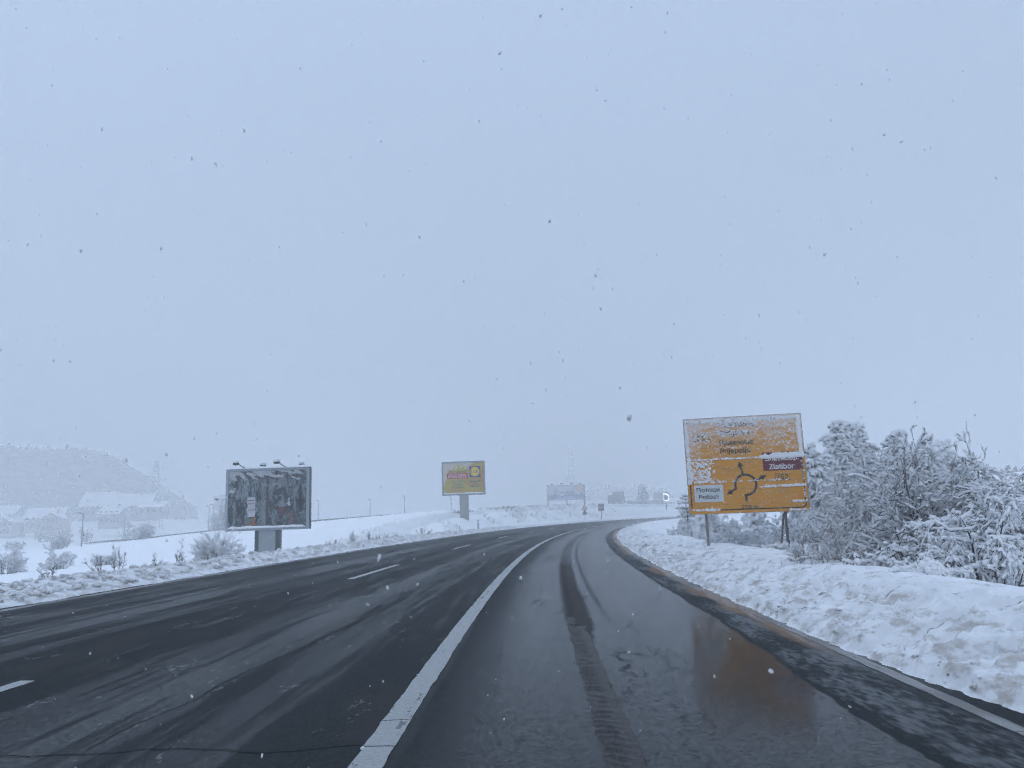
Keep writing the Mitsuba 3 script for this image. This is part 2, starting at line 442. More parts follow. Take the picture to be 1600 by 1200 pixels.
t1 = np.arange(4.0, 15.0, 0.011)
c1 = np.linspace(0.40, 0.70, 19)
T1, S1 = np.meshgrid(t1, c1, indexing='ij')
q1 = np.stack([S1 * 7, T1 * 5, S1 * 0], -1)
edge1 = sm(0.40, 0.45, S1 + 0.10 * (meshkit.fbm(q1 * 2, 3, 6) - .5)) * (1 - sm(0.64, 0.69, S1 + 0.05 * (meshkit.fbm(q1 * 2, 2, 7) - .5))) * sm(4.0, 4.6, T1) * (1 - sm(8, 14, T1 + 4 * (meshkit.fbm(q1 * 1.5, 3, 16) - .5)))
rib = 0.5 + 0.5 * np.sin(T1 * 40 + 14 * meshkit.fbm(q1 * 0.35, 3, 8) + 6 * (S1 - .5))
rib = rib ** 1.5 * (1 - 0.75 * sm(0.54, 0.60, S1)) * (0.4 + meshkit.fbm(q1, 2, 9))
hgt = -0.004 + edge1 * (0.006 + 0.016 * rib + 0.006 * meshkit.fbm(q1 * 6, 2, 10))
X1, Y1 = xy(S1, T1)


def track_colour(p, n, uv):
    g = fbm(p.x * 60, p.y * 60, 0.0, 2)
    return mix((0.015, 0.0145, 0.0145), (0.052, 0.049, 0.048), g)


scene['m_track'] = {'type': 'twosided', 'bsdf': {'type': 'principled', 'base_color': proc(track_colour), 'roughness': 0.5, 'specular': 0.25}}
part('road', 'slush_track', grid_mesh(X1, Y1, road_z(S1, T1) + hgt), 'm_track', smooth=True, label='ribbed dark tyre track pressed into brown slush')


def tspace(a, b, near, rel):
    out, t = [], a
    while t < b:
        out.append(t)
        t += max(near, abs(t) * rel)
    return np.array(out)


def bank(name, side, edge_fn, profile, uu, t, bsdf, label):
    tg, ug = np.meshgrid(t, uu, indexing='ij')
    e = edge_fn(tg)
    s = e + side * ug
    x, y = xy(s, tg)
    base = -BANKING * e
    far = field(x, y)
    blend = sm(2.2, 5.5, ug)
    p = np.stack([x, y, x * 0], -1)
    z = base * (1 - blend) + far * blend + profile(ug, tg, p)
    z = z - 0.5 * sm(uu[-1] - 0.8, uu[-1], ug) - 0.12 * sm(0.0, -0.25, ug)
    whole(name, grid_mesh(x, y, z), bsdf, label, kind='structure', smooth=True, uv=np.stack([ug, tg], -1).reshape(-1, 2))


def billow(p, k, seed, octs=3):
    """rounded lumps with creases between them, -0.5 .. 0.5"""
    return sum(0.5 ** o * (0.5 - np.abs(2 * meshkit.noise(p * k * 2 ** o, seed + o) - 1)) for o in range(octs)) / 1.75


def right_edge(t):
    w = np.stack([t * 1.6, t * 0, t * 0], -1)
    return 3.60 + 0.30 * sm(9.5, 5.5, t) + 0.16 * (meshkit.fbm(w, 3, 2) - 0.5) + 0.10 * (meshkit.fbm(w * 5, 2, 3) - 0.5)


def right_profile(u, t, p):
    wob = 0.5 * (meshkit.fbm(np.stack([t * .25, t * 0, t * 0], -1), 2, 8) - .5)
    body = 0.14 * sm(-0.03, 0.14, u) + 0.46 * sm(0.0, 1.9 + wob, u) - 0.42 * sm(2.3 + wob, 4.2, u)
    body *= np.interp(t, [0, 60, 110, 265], [1.0, 0.9, 0.7, 0.6])
    k = sm(0.0, 0.12, u) * (1 - 0.82 * sm(1.0, 2.5, u))
    q = p + 0.25 * np.stack([meshkit.noise(p * 2.2, 31), meshkit.noise(p * 2.2, 32), u * 0], -1)
    lump = 0.21 * billow(q, 3.0, 40, 3) + 0.07 * billow(q, 7.0, 50, 2)
    soft_ = 0.05 * (meshkit.fbm(p * 0.9, 2, 60) - 0.5)
    pit = -0.11 * sm(0.60, 0.80, meshkit.noise(p * 3.6, 70)) * (1 - sm(1.2, 2.3, u)) * sm(0.1, 0.3, u)
    return body + k * lump + soft_ * sm(0.2, 1, u) + pit


def left_edge(t):
    w = np.stack([t * 1.1, t * 0 + 5, t * 0], -1)
    return -8.58 + 0.16 * (meshkit.fbm(w, 3, 12) - 0.5) + 0.08 * (meshkit.fbm(w * 5, 2, 13) - 0.5)


def left_profile(u, t, p):
    body = 0.05 * sm(-0.03, 0.1, u) + 0.20 * sm(0.05, 0.9, u) - 0.20 * sm(1.2, 2.6, u)
    k = sm(0.0, 0.2, u) * (1 - 0.8 * sm(1.0, 1.9, u))
    lump = 0.11 * billow(p, 3.4, 80, 3) + 0.05 * billow(p, 9.0, 90, 2)
    soft_ = 0.06 * (meshkit.fbm(p * 0.8, 3, 61) - 0.5) * sm(1, 2, u)
    mound = sm(45, 65, t) * sm(1.2, 2.5, u) * (0.22 * (meshkit.fbm(p * 0.55, 3, 62) - 0.5) + 0.16 * billow(p, 1.1, 63, 2))
    return body + k * lump + soft_ + mound


uu_r = np.concatenate([np.arange(-0.3, 0, 0.06), np.arange(0, 1.7, 0.028), np.arange(1.7, 3.2, 0.06), np.arange(3.2, 8.6, 0.22)])
uu_l = np.concatenate([np.arange(-0.3, 0, 0.06), np.arange(0, 1.9, 0.045), np.arange(1.9, 7.0, 0.16)])
tr = np.concatenate([np.arange(-40, 3, 0.8), tspace(3, 265, 0.028, 0.0042)])
tl = np.concatenate([np.arange(-40, 8, 0.8), tspace(8, 265, 0.055, 0.0045)])
bank('snow_bank', 1, right_edge, right_profile, uu_r, tr, 'm_bank', 'lumpy ploughed snow bank along the right edge of the road')
bank('snow_bank', -1, left_edge, left_profile, uu_l, tl, 'm_bank', 'low dirty snow bank along the left edge of the road')

# loose dirty lumps thrown up by the plough
rng = np.random.default_rng(5)


def clods(side, edge_fn, profile, n, u_lo, u_hi, t_lo, t_hi, size, label):
    t = t_lo + (t_hi - t_lo) * rng.random(n) ** 1.7
    u = rng.uniform(u_lo, u_hi, n)
    e = edge_fn(t)
    s = e + side * u
    x, y = xy(s, t)
    p = np.stack([x, y, x * 0], -1)
    blend = sm(2.2, 5.5, u)
    z = -BANKING * e * (1 - blend) + field(x, y) * blend + profile(u, t, p)
    sz = size[0] + (size[1] - size[0]) * rng.random(n) ** 2.2
    whole('snow_clods', lumps(rng, np.stack([x, y, z + sz * 0.25], 1), sz, 0.75, 1, 3, 0.8), 'm_clod', label, kind='stuff', smooth=True)


clods(-1, left_edge, left_profile, 2300, 0.12, 1.2, 9, 90, (0.015, 0.085), 'loose dirty snow lumps on the bank left of the road')
clods(1, right_edge, right_profile, 420, 0.02, 0.45, 5, 60, (0.012, 0.045), 'small dirty snow lumps at the foot of the right bank')

# side road on its low embankment, left, in the fog
path = np.array([(-84, 149, -0.5), (-80, 149.6, -0.32), (-75, 150, -0.15), (-58, 151, 1.05), (-40, 151.5, 2.1), (-28, 151.5, 2.55), (-17, 151, 2.85), (-6, 150, 3.1)], float)
path = np.stack([np.interp(np.linspace(0, 7, 60), np.arange(8), path[:, k]) for k in range(3)], 1)
d_ = np.gradient(path, axis=0)[:, :2]
d_ /= np.linalg.norm(d_, axis=1, keepdims=True)
nrm = np.stack([-d_[:, 1], d_[:, 0]], 1)
offs = np.array([-2.4, -0.7, 0.0, 7.0, 7.2, 11.0])
rise = np.interp(np.arange(60) / 59 * 7, [0, 3, 6, 7], [0.3, 0.55, 0.62, 0.4])[:, None]
dz = np.array([[-1.6, -0.1, 0.0, 0.0, 0.0, -1.6]]) + rise * np.array([[0, 0, 0, 1.0, 1.0, 1.0]])
SX = path[:, 0:1] + nrm[:, 0:1] * offs
SY = path[:, 1:2] + nrm[:, 1:2] * offs
SZ = path[:, 2:3] + dz
matte('m_side_tarmac', (0.055, 0.055, 0.058), 0.7)
whole('side_road', grid_mesh(SX[:, 2:4], SY[:, 2:4], SZ[:, 2:4]), 'm_side_tarmac', 'cleared dark side road climbing across the snow field', kind='structure')
whole('road_embankment', cat([grid_mesh(SX[:, :3], SY[:, :3], SZ[:, :3] - np.array([0, 0, 0.004])), grid_mesh(SX[:, 3:], SY[:, 3:], SZ[:, 3:] - np.array([0.004, 0, 0]))]), 'm_snow', 'snowy slope under the side road', kind='structure')


# ------------------------------------------------------------------ vegetation
def grow(rng, P, r, n, ratio, spread, up, droop, K, fmin=0.2, wig=0.06, taper=0.3, rmin=0.0025):
    N, Kp, _ = P.shape
    idx = np.repeat(np.arange(N), n)
    M = len(idx)
    f = rng.uniform(fmin, 1.0, M)
    seg = f * (Kp - 1)
    i0 = np.minimum(seg.astype(int), Kp - 2)
    fr = (seg - i0)[:, None]
    p0 = P[idx, i0] * (1 - fr) + P[idx, i0 + 1] * fr
    tan = P[idx, i0 + 1] - P[idx, i0]
    tan /= np.linalg.norm(tan, axis=1, keepdims=True) + 1e-9
    L = np.linalg.norm(P[idx, -1] - P[idx, 0], axis=1) * ratio * rng.uniform(0.55, 1.25, M) * (1.2 - 0.55 * f)
    rnd = rng.normal(size=(M, 3))
    rnd -= (rnd * tan).sum(1, keepdims=True) * tan
    rnd /= np.linalg.norm(rnd, axis=1, keepdims=True) + 1e-9
    d = tan + rnd * (spread * rng.uniform(0.5, 1.3, M))[:, None] + np.array([0, 0, up])
    d /= np.linalg.norm(d, axis=1, keepdims=True)
    tau = np.linspace(0, 1, K)[None, :, None]
    w = np.cumsum(rng.normal(size=(M, K, 3)) * wig, axis=1) * L[:, None, None]
    w -= w[:, :1]
    Q = p0[:, None] + d[:, None] * L[:, None, None] * tau - np.array([0, 0, 1.0]) * (droop * L)[:, None, None] * tau ** 2 + w
    r0 = r[idx, i0] * 0.66
    rr = np.maximum(r0[:, None] * (1 - (1 - taper) * np.linspace(0, 1, K)[None]), rmin)
    return Q, rr


def stems(rng, n, h, spread, K, lean=(0, 0), arc=0.0, r0=0.02, foot=0.12, wig=0.04):
    a = rng.uniform(0, 2 * np.pi, n)
    b = np.stack([np.cos(a), np.sin(a), a * 0], 1)
    out = rng.uniform(0.25, 1.0, n) * spread
    hh = h * rng.uniform(0.55, 1.0, n) * (1 - 0.5 * (out / max(spread, 1e-6)) ** 2)
    tau = np.linspace(0, 1, K)[None, :, None]
    p0 = b * (foot * rng.random(n))[:, None]
    end = b * out[:, None] + np.array([lean[0], lean[1], 0]) + np.array([0, 0, 1.0]) * hh[:, None]
    P = p0[:, None] + (end - p0)[:, None] * tau
    P[..., 2] += (arc * hh)[:, None] * (4 * tau[..., 0] * (1 - tau[..., 0]))
    w = np.cumsum(rng.normal(size=P.shape) * wig, axis=1) * h * 0.5
    P += w - w[:, :1]
    rr = r0 * rng.uniform(0.7, 1.1, n)[:, None] * np.linspace(1, 0.4, K)[None]
    return P, rr


def snow_on(rng, P, r, thick, min_flat=0.15, cover=1.0, seed=1):
    """snow lying along branches: fattest where a branch runs level"""
    t = np.gradient(P, axis=1)
    t /= np.linalg.norm(t, axis=2, keepdims=True) + 1e-9
    flat = np.sqrt(np.clip(1 - t[..., 2] ** 2, 0, 1))
    m = meshkit.noise(P * 9.0, seed)
    q = thick * (min_flat + (1 - min_flat) * flat ** 1.5) * (0.45 + 1.0 * m)
    if cover < 1:
        q = q * (rng.random(len(P)) < cover)[:, None]
    K = P.shape[1]
    e = np.ones(K)
    e[0], e[-1] = 0.5, 0.3
    q = q * e
    keep = q.max(1) > thick * 0.1
    S = P.copy()
    S[..., 2] += r * 0.75 + q * 0.70
    return S[keep], q[keep]


def bush(name, label, category, x, y, seed, n=12, h=1.5, spread=0.9, lean=(0, 0), arc=0.0, kids=(8, 6, 3), ratios=(0.55, 0.5, 0.5), spreads=(0.75, 0.8, 0.9), up=0.15, droop=0.1, r0=0.018,
         thick=0.02, cover=1.0, twig='m_twig', K=6, wig=0.04, foot=0.12, z=None, group=None, pads=0, fmin=0.08, sides=4, rmin=0.0025):
    rng = np.random.default_rng(seed)
    P, r = stems(rng, n, h, spread, K, lean, arc, r0, foot=foot, wig=wig)
    z = ground_z(x, y) - 0.03 if z is None else z
    P = P + np.array([x, y, z])
    lev = [(P, r)]
    for i, (k, ra, sp) in enumerate(zip(kids, ratios, spreads)):
        lev.append(grow(rng, *lev[-1], k, ra, sp, up, droop, max(4, K - 1 - i), fmin=fmin, rmin=rmin))
    k = thing(name, label, category, group)
    part(k, 'branches', cat([tubes(p, q, sides if i < 2 else 3) for i, (p, q) in enumerate(lev)]), twig, smooth=False)
    sn = []
    for i, (p, q) in enumerate(lev):
        s_, t_ = snow_on(rng, p, q, thick * (1.2 if i < 2 else 0.9), cover=cover * (1.0 if i < 2 else 0.7), seed=seed + i)
        if len(s_):
            sn.append(tubes(s_, t_, 5 if i < 2 else 4))
    if pads:
        allp = np.concatenate([p[:, 2:].reshape(-1, 3) for p, q in lev[1:]])
        c = allp[rng.integers(0, len(allp), pads)]
        sn.append(lumps(rng, c + [0, 0, thick * .5], thick * rng.uniform(0.8, 2.0, pads), 0.75, 1, 5, 0.6))
    part(k, 'snow', cat(sn), 'm_twig_snow', smooth=True, kind='stuff')
    return k


def conifer(name, label, x, y, h, seed, spread=0.28, thick=0.045, z=None, whorls=None, gap=0.12, group=None, category='conifer', needle=0.026, per=6, bare=0.05, lean=0.0):
    rng = np.random.default_rng(seed)
    z = ground_z(x, y) - 0.05 if z is None else z
    k = thing(name, label, category, group)
    tip = np.array([lean * h, 0, h])
    trunk = np.linspace(0, 1, 9)[:, None] * tip
    trunk[:, :2] += np.cumsum(rng.normal(size=(9, 2)) * 0.012 * h, axis=0) * 0.5
    part(k, 'trunk', tube(trunk + [x, y, z], np.linspace(0.022 * h, 0.004 * h, 9), 7), 'm_twig', smooth=True)
    nw = whorls or max(8, int(h * 5.0))
    B, Rr = [], []
    for i in range(nw):
        f = bare + (1 - bare) * (i + rng.uniform(-.3, .3)) / nw
        f = min(max(f, 0.02), 0.985)
        c = np.array([np.interp(f * 8, np.arange(9), trunk[:, j]) for j in range(3)])
        L = h * spread * (1 - f) ** 0.75 * 1.15 + 0.05 * h * 0.6
        nb = per if f < 0.85 else 4
        a0 = rng.uniform(0, 6.28)
        for j in range(nb):
            if rng.random() < gap:
                continue
            a = a0 + j * 2 * np.pi / nb + rng.uniform(-.3, .3)
            l = L * rng.uniform(0.6, 1.15)
            rise = np.interp(f, [0, 0.5, 1], [-0.05, 0.18, 0.9]) + rng.uniform(-.12, .12)
            tau = np.linspace(0, 1, 6)
            d = np.stack([np.cos(a) * tau, np.sin(a) * tau, rise * tau - (0.42 + 0.2 * rng.random()) * tau ** 2 + 0.18 * tau ** 4], 1)
            B.append(c + d * l)
            Rr.append(needle * (0.55 + 0.45 * np.array([0.6, 1, 1, 1, .8, .3])) * min(1, h / 3.0))
    B, Rr = np.array(B) + np.array([x, y, z]), np.array(Rr)
    lev1 = grow(rng, B, Rr * 1.5, 11, 0.46, 0.85, -0.05, 0.22, 4, fmin=0.18, taper=0.35)
    part(k, 'needles', cat([tubes(B, Rr, 4), tubes(*lev1, 3)]), 'm_needle', smooth=False)
    s1 = snow_on(rng, B, Rr, thick * 1.35, 0.5, 1.0, seed)
    s2 = snow_on(rng, *lev1, thick, 0.5, 0.92, seed + 1)
    part(k, 'snow', cat([tubes(*s1, 5), tubes(*s2, 4)]), 'm_twig_snow', smooth=True)
    return k


SHRUBS = 'm_twig'
# right of the road, behind the bank
SNOWY = dict(kids=(9, 6, 3), thick=0.030, rmin=0.0065)
bush('bare_shrub', 'large bare shrub with fanned branches all coated in snow behind the bank', 'shrub', 8.9, 17.6, 21, n=20, h=3.0, spread=1.7, ratios=(0.5, 0.45, 0.5), up=0.22, droop=0.12, r0=0.030, K=7, foot=0.5, **SNOWY)
bush('bare_shrub', 'bushy snow coated shrub standing left of the largest shrub, behind the brown twigs', 'shrub', 9.1, 20.4, 22, n=14, h=2.6, spread=1.25, up=0.2, droop=0.12, K=6, foot=0.5, **SNOWY)
bush('drooping_shrub', 'nearest tall shrub at the right edge with arching branches weighed down by snow', 'shrub', 7.75, 12.9, 23, n=17, h=1.5, spread=1.35, lean=(0.3, 0.1), arc=0.30, kids=(8, 6, 2), ratios=(0.5, 0.48, 0.45), up=0.0, droop=0.45, thick=0.030, r0=0.022, K=8, pads=120, foot=0.4, rmin=0.004)
bush('drooping_shrub', 'snow laden shrub behind the nearest arching one, cut by the right edge of the picture', 'shrub', 10.4, 15.8, 24, n=16, h=2.1, spread=1.5, arc=0.25, up=0.05, droop=0.35, K=7, pads=60, foot=0.5, **SNOWY)
bush('low_bush', 'low rounded bush almost buried in heavy snow just behind the bank crest', 'bush', 6.35, 12.5, 25, n=16, h=0.62, spread=0.62, arc=0.35, kids=(6, 4, 2), up=0.0, droop=0.5, thick=0.036, K=6, pads=160, foot=0.4)
bush('low_bush', 'small snowy bush between the buried bush and the brown twiggy one', 'bush', 6.75, 14.6, 26, n=12, h=0.75, spread=0.6, arc=0.2, up=0.05, droop=0.3, K=6, pads=50, foot=0.4, **SNOWY)
bush('brown_bush', 'dense brown twiggy bush with little snow beside the right sign post', 'bush', 6.25, 16.0, 27, n=24, h=1.15, spread=0.75, kids=(8, 5, 2), ratios=(0.55, 0.5, 0.5), spreads=(0.9, 0.9, 1.0), up=0.12, droop=0.05, thick=0.011, cover=0.7, twig='m_twig_brown', K=7, wig=0.09, foot=0.7)
bush('bare_sapling', 'thin bare sapling with dark upright twigs against the fog at right', 'sapling', 13.0, 22.5, 28, n=8, h=3.2, spread=0.8, kids=(9, 5, 2), ratios=(0.42, 0.45, 0.45), spreads=(0.6, 0.6, 0.7), up=0.4, droop=0.0, thick=0.012, cover=0.6, K=7, r0=0.026, rmin=0.006)
for i, (x, y, h, sp, txt) in enumerate([
        (12.9, 24.5, 3.1, 1.8, 'tall frosted shrub just left of the thin bare sapling'),
        (10.2, 19.2, 2.45, 1.4, 'tall snowy shrub close behind the right side of the largest shrub'),
        (16.6, 26.5, 2.3, 1.9, 'frosted shrub right of the thin bare sapling, in front of the far slope'),
        (12.0, 19.0, 2.3, 1.5, 'snow loaded shrub at the right edge above the nearest arching shrub'),
        (9.0, 14.6, 1.7, 1.2, 'tall snowy shrub directly behind the nearest arching shrub'),
        (11.6, 20.5, 2.5, 1.4, 'spreading snowy shrub in front of the thin bare sapling'),
        (14.8, 22.0, 2.2, 1.7, 'pale snowy shrub at the far right edge below the distant slope'),
        (11.4, 24.5, 3.2, 1.7, 'tall frosted shrub filling the gap behind the largest shrub'),
        (10.4, 23.0, 3.1, 1.3, 'frosted shrub rising just right of the yellow sign'),
        (12.6, 17.8, 1.9, 1.5, 'snowy thicket at the right edge behind the arching shrubs'),
        (8.4, 15.2, 1.35, 1.0, 'snowy shrub between the largest shrub and the nearest arching one')]):
    bush('frosted_shrub', txt, 'shrub', x, y, 40 + i, n=14, h=h, spread=sp, arc=0.12, up=0.12, droop=0.28, K=6, pads=30, foot=0.5, r0=0.026, **SNOWY)
for i, (x, y, h, sp, txt) in enumerate([
        (7.3, 27.5, 1.05, 0.9, 'snow covered bush seen below the middle of the yellow sign'),
        (8.9, 27.4, 1.1, 0.9, 'snow covered bush below the right half of the yellow sign'),
        (7.9, 23.6, 0.55, 0.6, 'rounded snowy clump at the foot of the right sign post'),
        (8.3, 31.5, 1.35, 1.0, 'frosted bush behind the left sign post'),
        (9.4, 36.0, 1.3, 1.2, 'pale bush left of the sign post, right of the roadside fir'),
        (8.2, 39.0, 1.0, 0.8, 'pale bush at the foot of the roadside fir'),
        (10.7, 29.5, 1.4, 1.0, 'tall frosted bush just behind the right sign post')]):
    bush('snowy_bush', txt, 'bush', x, y, 60 + i, n=13, h=h, spread=sp, arc=0.15, kids=(7, 5, 2), up=0.1, droop=0.25, thick=0.036, K=5, pads=60, foot=0.5, rmin=0.006)
for i, (x, y, h, sp, txt) in enumerate([
        (13.95, 33.0, 5.1, 0.24, 'tallest snowy conifer, left one of the two tips right of the yellow sign'),
        (15.0, 34.0, 5.05, 0.26, 'snowy conifer close beside the tallest one, the right tip of that pair'),
        (16.3, 33.0, 4.45, 0.27, 'middle snowy conifer with its top above the bare shrub'),
        (16.95, 31.5, 4.15, 0.27, 'snowy conifer with a spiky top, right of the middle one'),
        (19.0, 34.0, 3.95, 0.25, 'smallest snowy conifer at right beside the thin bare sapling'),
        (11.95, 31.0, 4.0, 0.28, 'snowy conifer half hidden by the right edge of the yellow sign'),
        (9.3, 30.5, 1.9, 0.36, 'dark conifer whose lower boughs show beneath the yellow sign, left of the right post'),
        (8.0, 32.8, 1.8, 0.36, 'dark conifer whose boughs show beneath the middle of the yellow sign')]):
    conifer('snowy_conifer', txt, x, y, h, 80 + i, sp * 1.12, thick=0.078, per=7)
conifer('roadside_fir', 'young snow dusted fir at the bend, left of the yellow sign', 9.15, 42.0, 2.55, 95, 0.30, thick=0.035)
conifer('distant_fir', 'foggy fir beside the far signs beyond the bend', 46.2, 283.0, 8.6, 96, 0.30, thick=0.12, needle=0.13)

# left of the road
bush('roadside_bush', 'dense twiggy bush dusted with snow left of the dark billboard', 'bush', -11.4, 30.0, 110, n=28, h=1.1, spread=0.95, kids=(8, 5, 2), up=0.2, droop=0.0, foot=0.4, wig=0.07, thick=0.019, cover=0.95, twig='m_twig_brown', K=6)
for i, (x, y, h, sp, txt) in enumerate([
        (-9.75, 19.2, 0.85, 0.16, 'tallest of the dead weeds on the left snow bank'),
        (-10.3, 19.3, 0.42, 0.28, 'short tangle of dead weeds left of the tallest weed'),
        (-9.2, 19.9, 0.45, 0.25, 'small bent weed just right of the tallest weed'),
        (-9.35, 21.6, 0.70, 0.12, 'slim upright weed between the tallest weed and the roadside bush'),
        (-8.95, 22.6, 0.48, 0.20, 'little forked weed nearest the roadside bush'),
        (-10.3, 17.2, 0.35, 0.22, 'low broken weed left of the weed tangle'),
        (-10.5, 12.9, 0.22, 0.06, 'single short stalk poking from the snow at far left')]):
    bush('dead_weed', txt, 'weed', x, y, 120 + i, n=5 if h > .3 else 2, h=h * 1.1, spread=sp * 1.2, kids=(7, 3), ratios=(0.38, 0.4), spreads=(0.8, 0.8), up=0.35, droop=0.0, thick=0.008, cover=0.7, twig='m_twig_brown', K=6, z=ground_z(x, y) + 0.12, r0=0.010, rmin=0.004)
for i, (x, y, h, sp, txt) in enumerate([
        (-27.3, 42.0, 1.25, 0.8, 'pale frosted bush at the left edge of the field'),
        (-25.5, 43.5, 0.95, 0.9, 'pale frosted bush right of the one at the left edge'),
        (-23.6, 45.0, 0.65, 0.8, 'low frosted bush, rightmost of the three at the field edge'),
        (-56.0, 96.0, 1.9, 1.5, 'foggy bush left of the near lamp post in the field'),
        (-46.5, 96.0, 2.1, 1.6, 'foggy bush standing just left of the near lamp post, before the far houses'),
        (-44.0, 118.0, 2.4, 2.6, 'wide foggy bush left of the dark billboard near the side road'),
        (-45.0, 119.0, 4.0, 1.6, 'foggy small tree behind the left edge of the dark billboard')]):
    bush('field_bush', txt, 'bush', x, y, 140 + i, n=18, h=h * 1.1, spread=sp, kids=(8, 5, 2), up=0.1, droop=0.08, foot=sp * .45, wig=0.08, thick=0.034 if y < 60 else 0.060, K=5, r0=0.02 if y < 60 else 0.04, rmin=0.004 if y < 60 else 0.012)
for i, (x, y, h, sp, txt) in enumerate([
        (-9.9, 47.0, 0.95, 0.45, 'tall dead weed at the foot of the mound, left of the yellow billboard'),
        (-8.9, 47.3, 0.85, 0.2, 'slim dead weed right of the tall weed by the mound'),
        (-10.9, 46.6, 0.5, 0.5, 'short dead weed left of the tall weed by the mound'),
        (-6.6, 55.0, 0.8, 0.6, 'tangled weed on the mound face below the yellow billboard')]):
    bush('mound_weed', txt, 'weed', x, y, 150 + i, n=8, h=h, spread=sp, kids=(6, 3), ratios=(0.4, 0.4), up=0.35, droop=0.0, thick=0.008, cover=0.6, twig='m_twig_brown', K=5, r0=0.012, rmin=0.005)

# dead grass poking through the mound
rng = np.random.default_rng(77)
n = 5200
t_, w_ = rng.uniform(48, 190, n), rng.uniform(1.2, 6.5, n)
x_, y_ = xy(-8.6 - w_, t_)
keep = meshkit.fbm(np.stack([x_ * .35, y_ * .35, x_ * 0], -1), 3, 9) > 0.56
x_, y_ = x_[keep], y_[keep]
b0 = np.stack([x_, y_, field(x_, y_) - 0.02], 1)
tip = b0 + np.stack([rng.normal(0, .16, len(b0)), rng.normal(0, .16, len(b0)), rng.uniform(.1, .42, len(b0))], 1)
Pg = b0[:, None] * (1 - np.linspace(0, 1, 3)[None, :, None]) + tip[:, None] * np.linspace(0, 1, 3)[None, :, None]
whole('dead_grass', tubes(Pg, np.tile([0.014, 0.011, 0.004], (len(b0), 1)), 3), 'm_dry', 'dead grass stalks poking through the snow on the roadside mound', kind='stuff')


# far woods
def wood(label, n, xr, yr, hh, seed, cond):
    rng = np.random.default_rng(seed)
    x, y = rng.uniform(*xr, n * 3), rng.uniform(*yr, n * 3)
    k = cond(x, y)
    x, y = x[k][:n], y[k][:n]
    z = field(x, y)
    m = len(x)
    h = rng.uniform(*hh, m)
    P, r = [], []
    lay = np.array([0.0, 0.18, 0.19, 0.45, 0.46, 0.72, 0.73, 1.0])
    rr = np.array([0.05, 0.05, 0.34, 0.14, 0.26, 0.10, 0.17, 0.01])
    P = np.stack([np.repeat(x[:, None], 8, 1) + rng.normal(0, .2, (m, 8)), np.repeat(y[:, None], 8, 1) + rng.normal(0, .2, (m, 8)), z[:, None] + h[:, None] * lay], -1)
    r = h[:, None] * rr * rng.uniform(0.45, 0.9, (m, 8))
    whole('distant_wood', tubes(P, r * 1.25, 6), 'm_far_wood', label, kind='stuff')




def canopy(label, x0, x1, y0, y1, n, hh, seed, inside, trees):
    """a far closed wood: lumpy crown cover with single crowns standing out of it"""
    rng = np.random.default_rng(seed)
    X, Y = np.meshgrid(np.linspace(x0, x1, n), np.linspace(y0, y1, n), indexing='ij')
    p = np.stack([X, Y, X * 0], -1)
    m = inside(X, Y)
    Z = field(X, Y) - 3 + m * (3 + hh * (0.45 + 0.35 * meshkit.fbm(p / 14, 3, seed) + 0.35 * meshkit.noise(p / 3.1, seed + 4)))
    top = grid_mesh(X, Y, Z)
    x, y = rng.uniform(x0, x1, trees), rng.uniform(y0, y1, trees)
    k = inside(x, y) > 0.5
    x, y = x[k], y[k]
    h = hh * rng.uniform(0.7, 1.35, len(x))
    lay = np.array([0.2, 0.45, 0.46, 0.72, 0.73, 1.0])
    rr = np.array([0.30, 0.16, 0.24, 0.10, 0.16, 0.01])
    P = np.stack([np.repeat(x[:, None], 6, 1), np.repeat(y[:, None], 6, 1), field(x, y)[:, None] + h[:, None] * lay], -1)
    whole('distant_wood', cat([top, tubes(P, h[:, None] * rr * rng.uniform(.6, 1.1, (len(x), 6)), 5)]), 'm_far_wood', label, kind='stuff', smooth=True)


canopy('dark wood fading into fog on the hill above the houses', -520, -90, 260, 560, 230, 7, 301, lambda x, y: sm(6.8, 9.0, field(x, y)) * sm(414, 424, -x * .55 + y * .83), 900)
canopy('faint wood on the foggy rise behind the far billboards', -60, 280, 690, 880, 120, 8, 302, lambda x, y: sm(15, 18, field(x, y)), 260)
wood('foggy trees along the far right slope', 160, (95, 190), (175, 260), (2, 4), 303, lambda x, y: field(x, y) > 7.0)



# ------------------------------------------------------------------ yellow direction sign
def sign_yellow(p, n, uv):
    # uv in metres over the sign face; wind-driven snow sticks in grains, most of it on the upper boards
    g = fbm(uv.x * 7 - uv.y * 4, uv.y * 15 + uv.x * 3, 1.0, 3)
    f = fbm(uv.x * 34 - uv.y * 16, uv.y * 60 + uv.x * 12, 2.0, 3)
    lo = smoothstep(1.7, 2.3, uv.y) * 0.33 + smoothstep(2.2, 3.0, uv.y) * 0.24 + (1 - smoothstep(0.05, 0.7, uv.x)) * smoothstep(0.85, 1.3, uv.y) * 0.38
    rim = (1 - smoothstep(0.02, 0.34, 3.1 - uv.y + 0.2 * (g - 0.5))) * 0.30 + (1 - smoothstep(0.02, 0.18, 3.72 - uv.x)) * smoothstep(1.7, 2.2, uv.y) * 0.3
    m = smoothstep(0.56, 0.90, g * 0.38 + f * 0.62 + 0.50 * (lo + rim))
    worn = smoothstep(0.55, 0.75, fbm(uv.x * 2, uv.y * 5, 7.0, 3))
    base = mix((0.66, 0.27, 0.004), (0.58, 0.245, 0.010), worn)
    return mix(base, (0.78, 0.77, 0.77), m * 0.66)


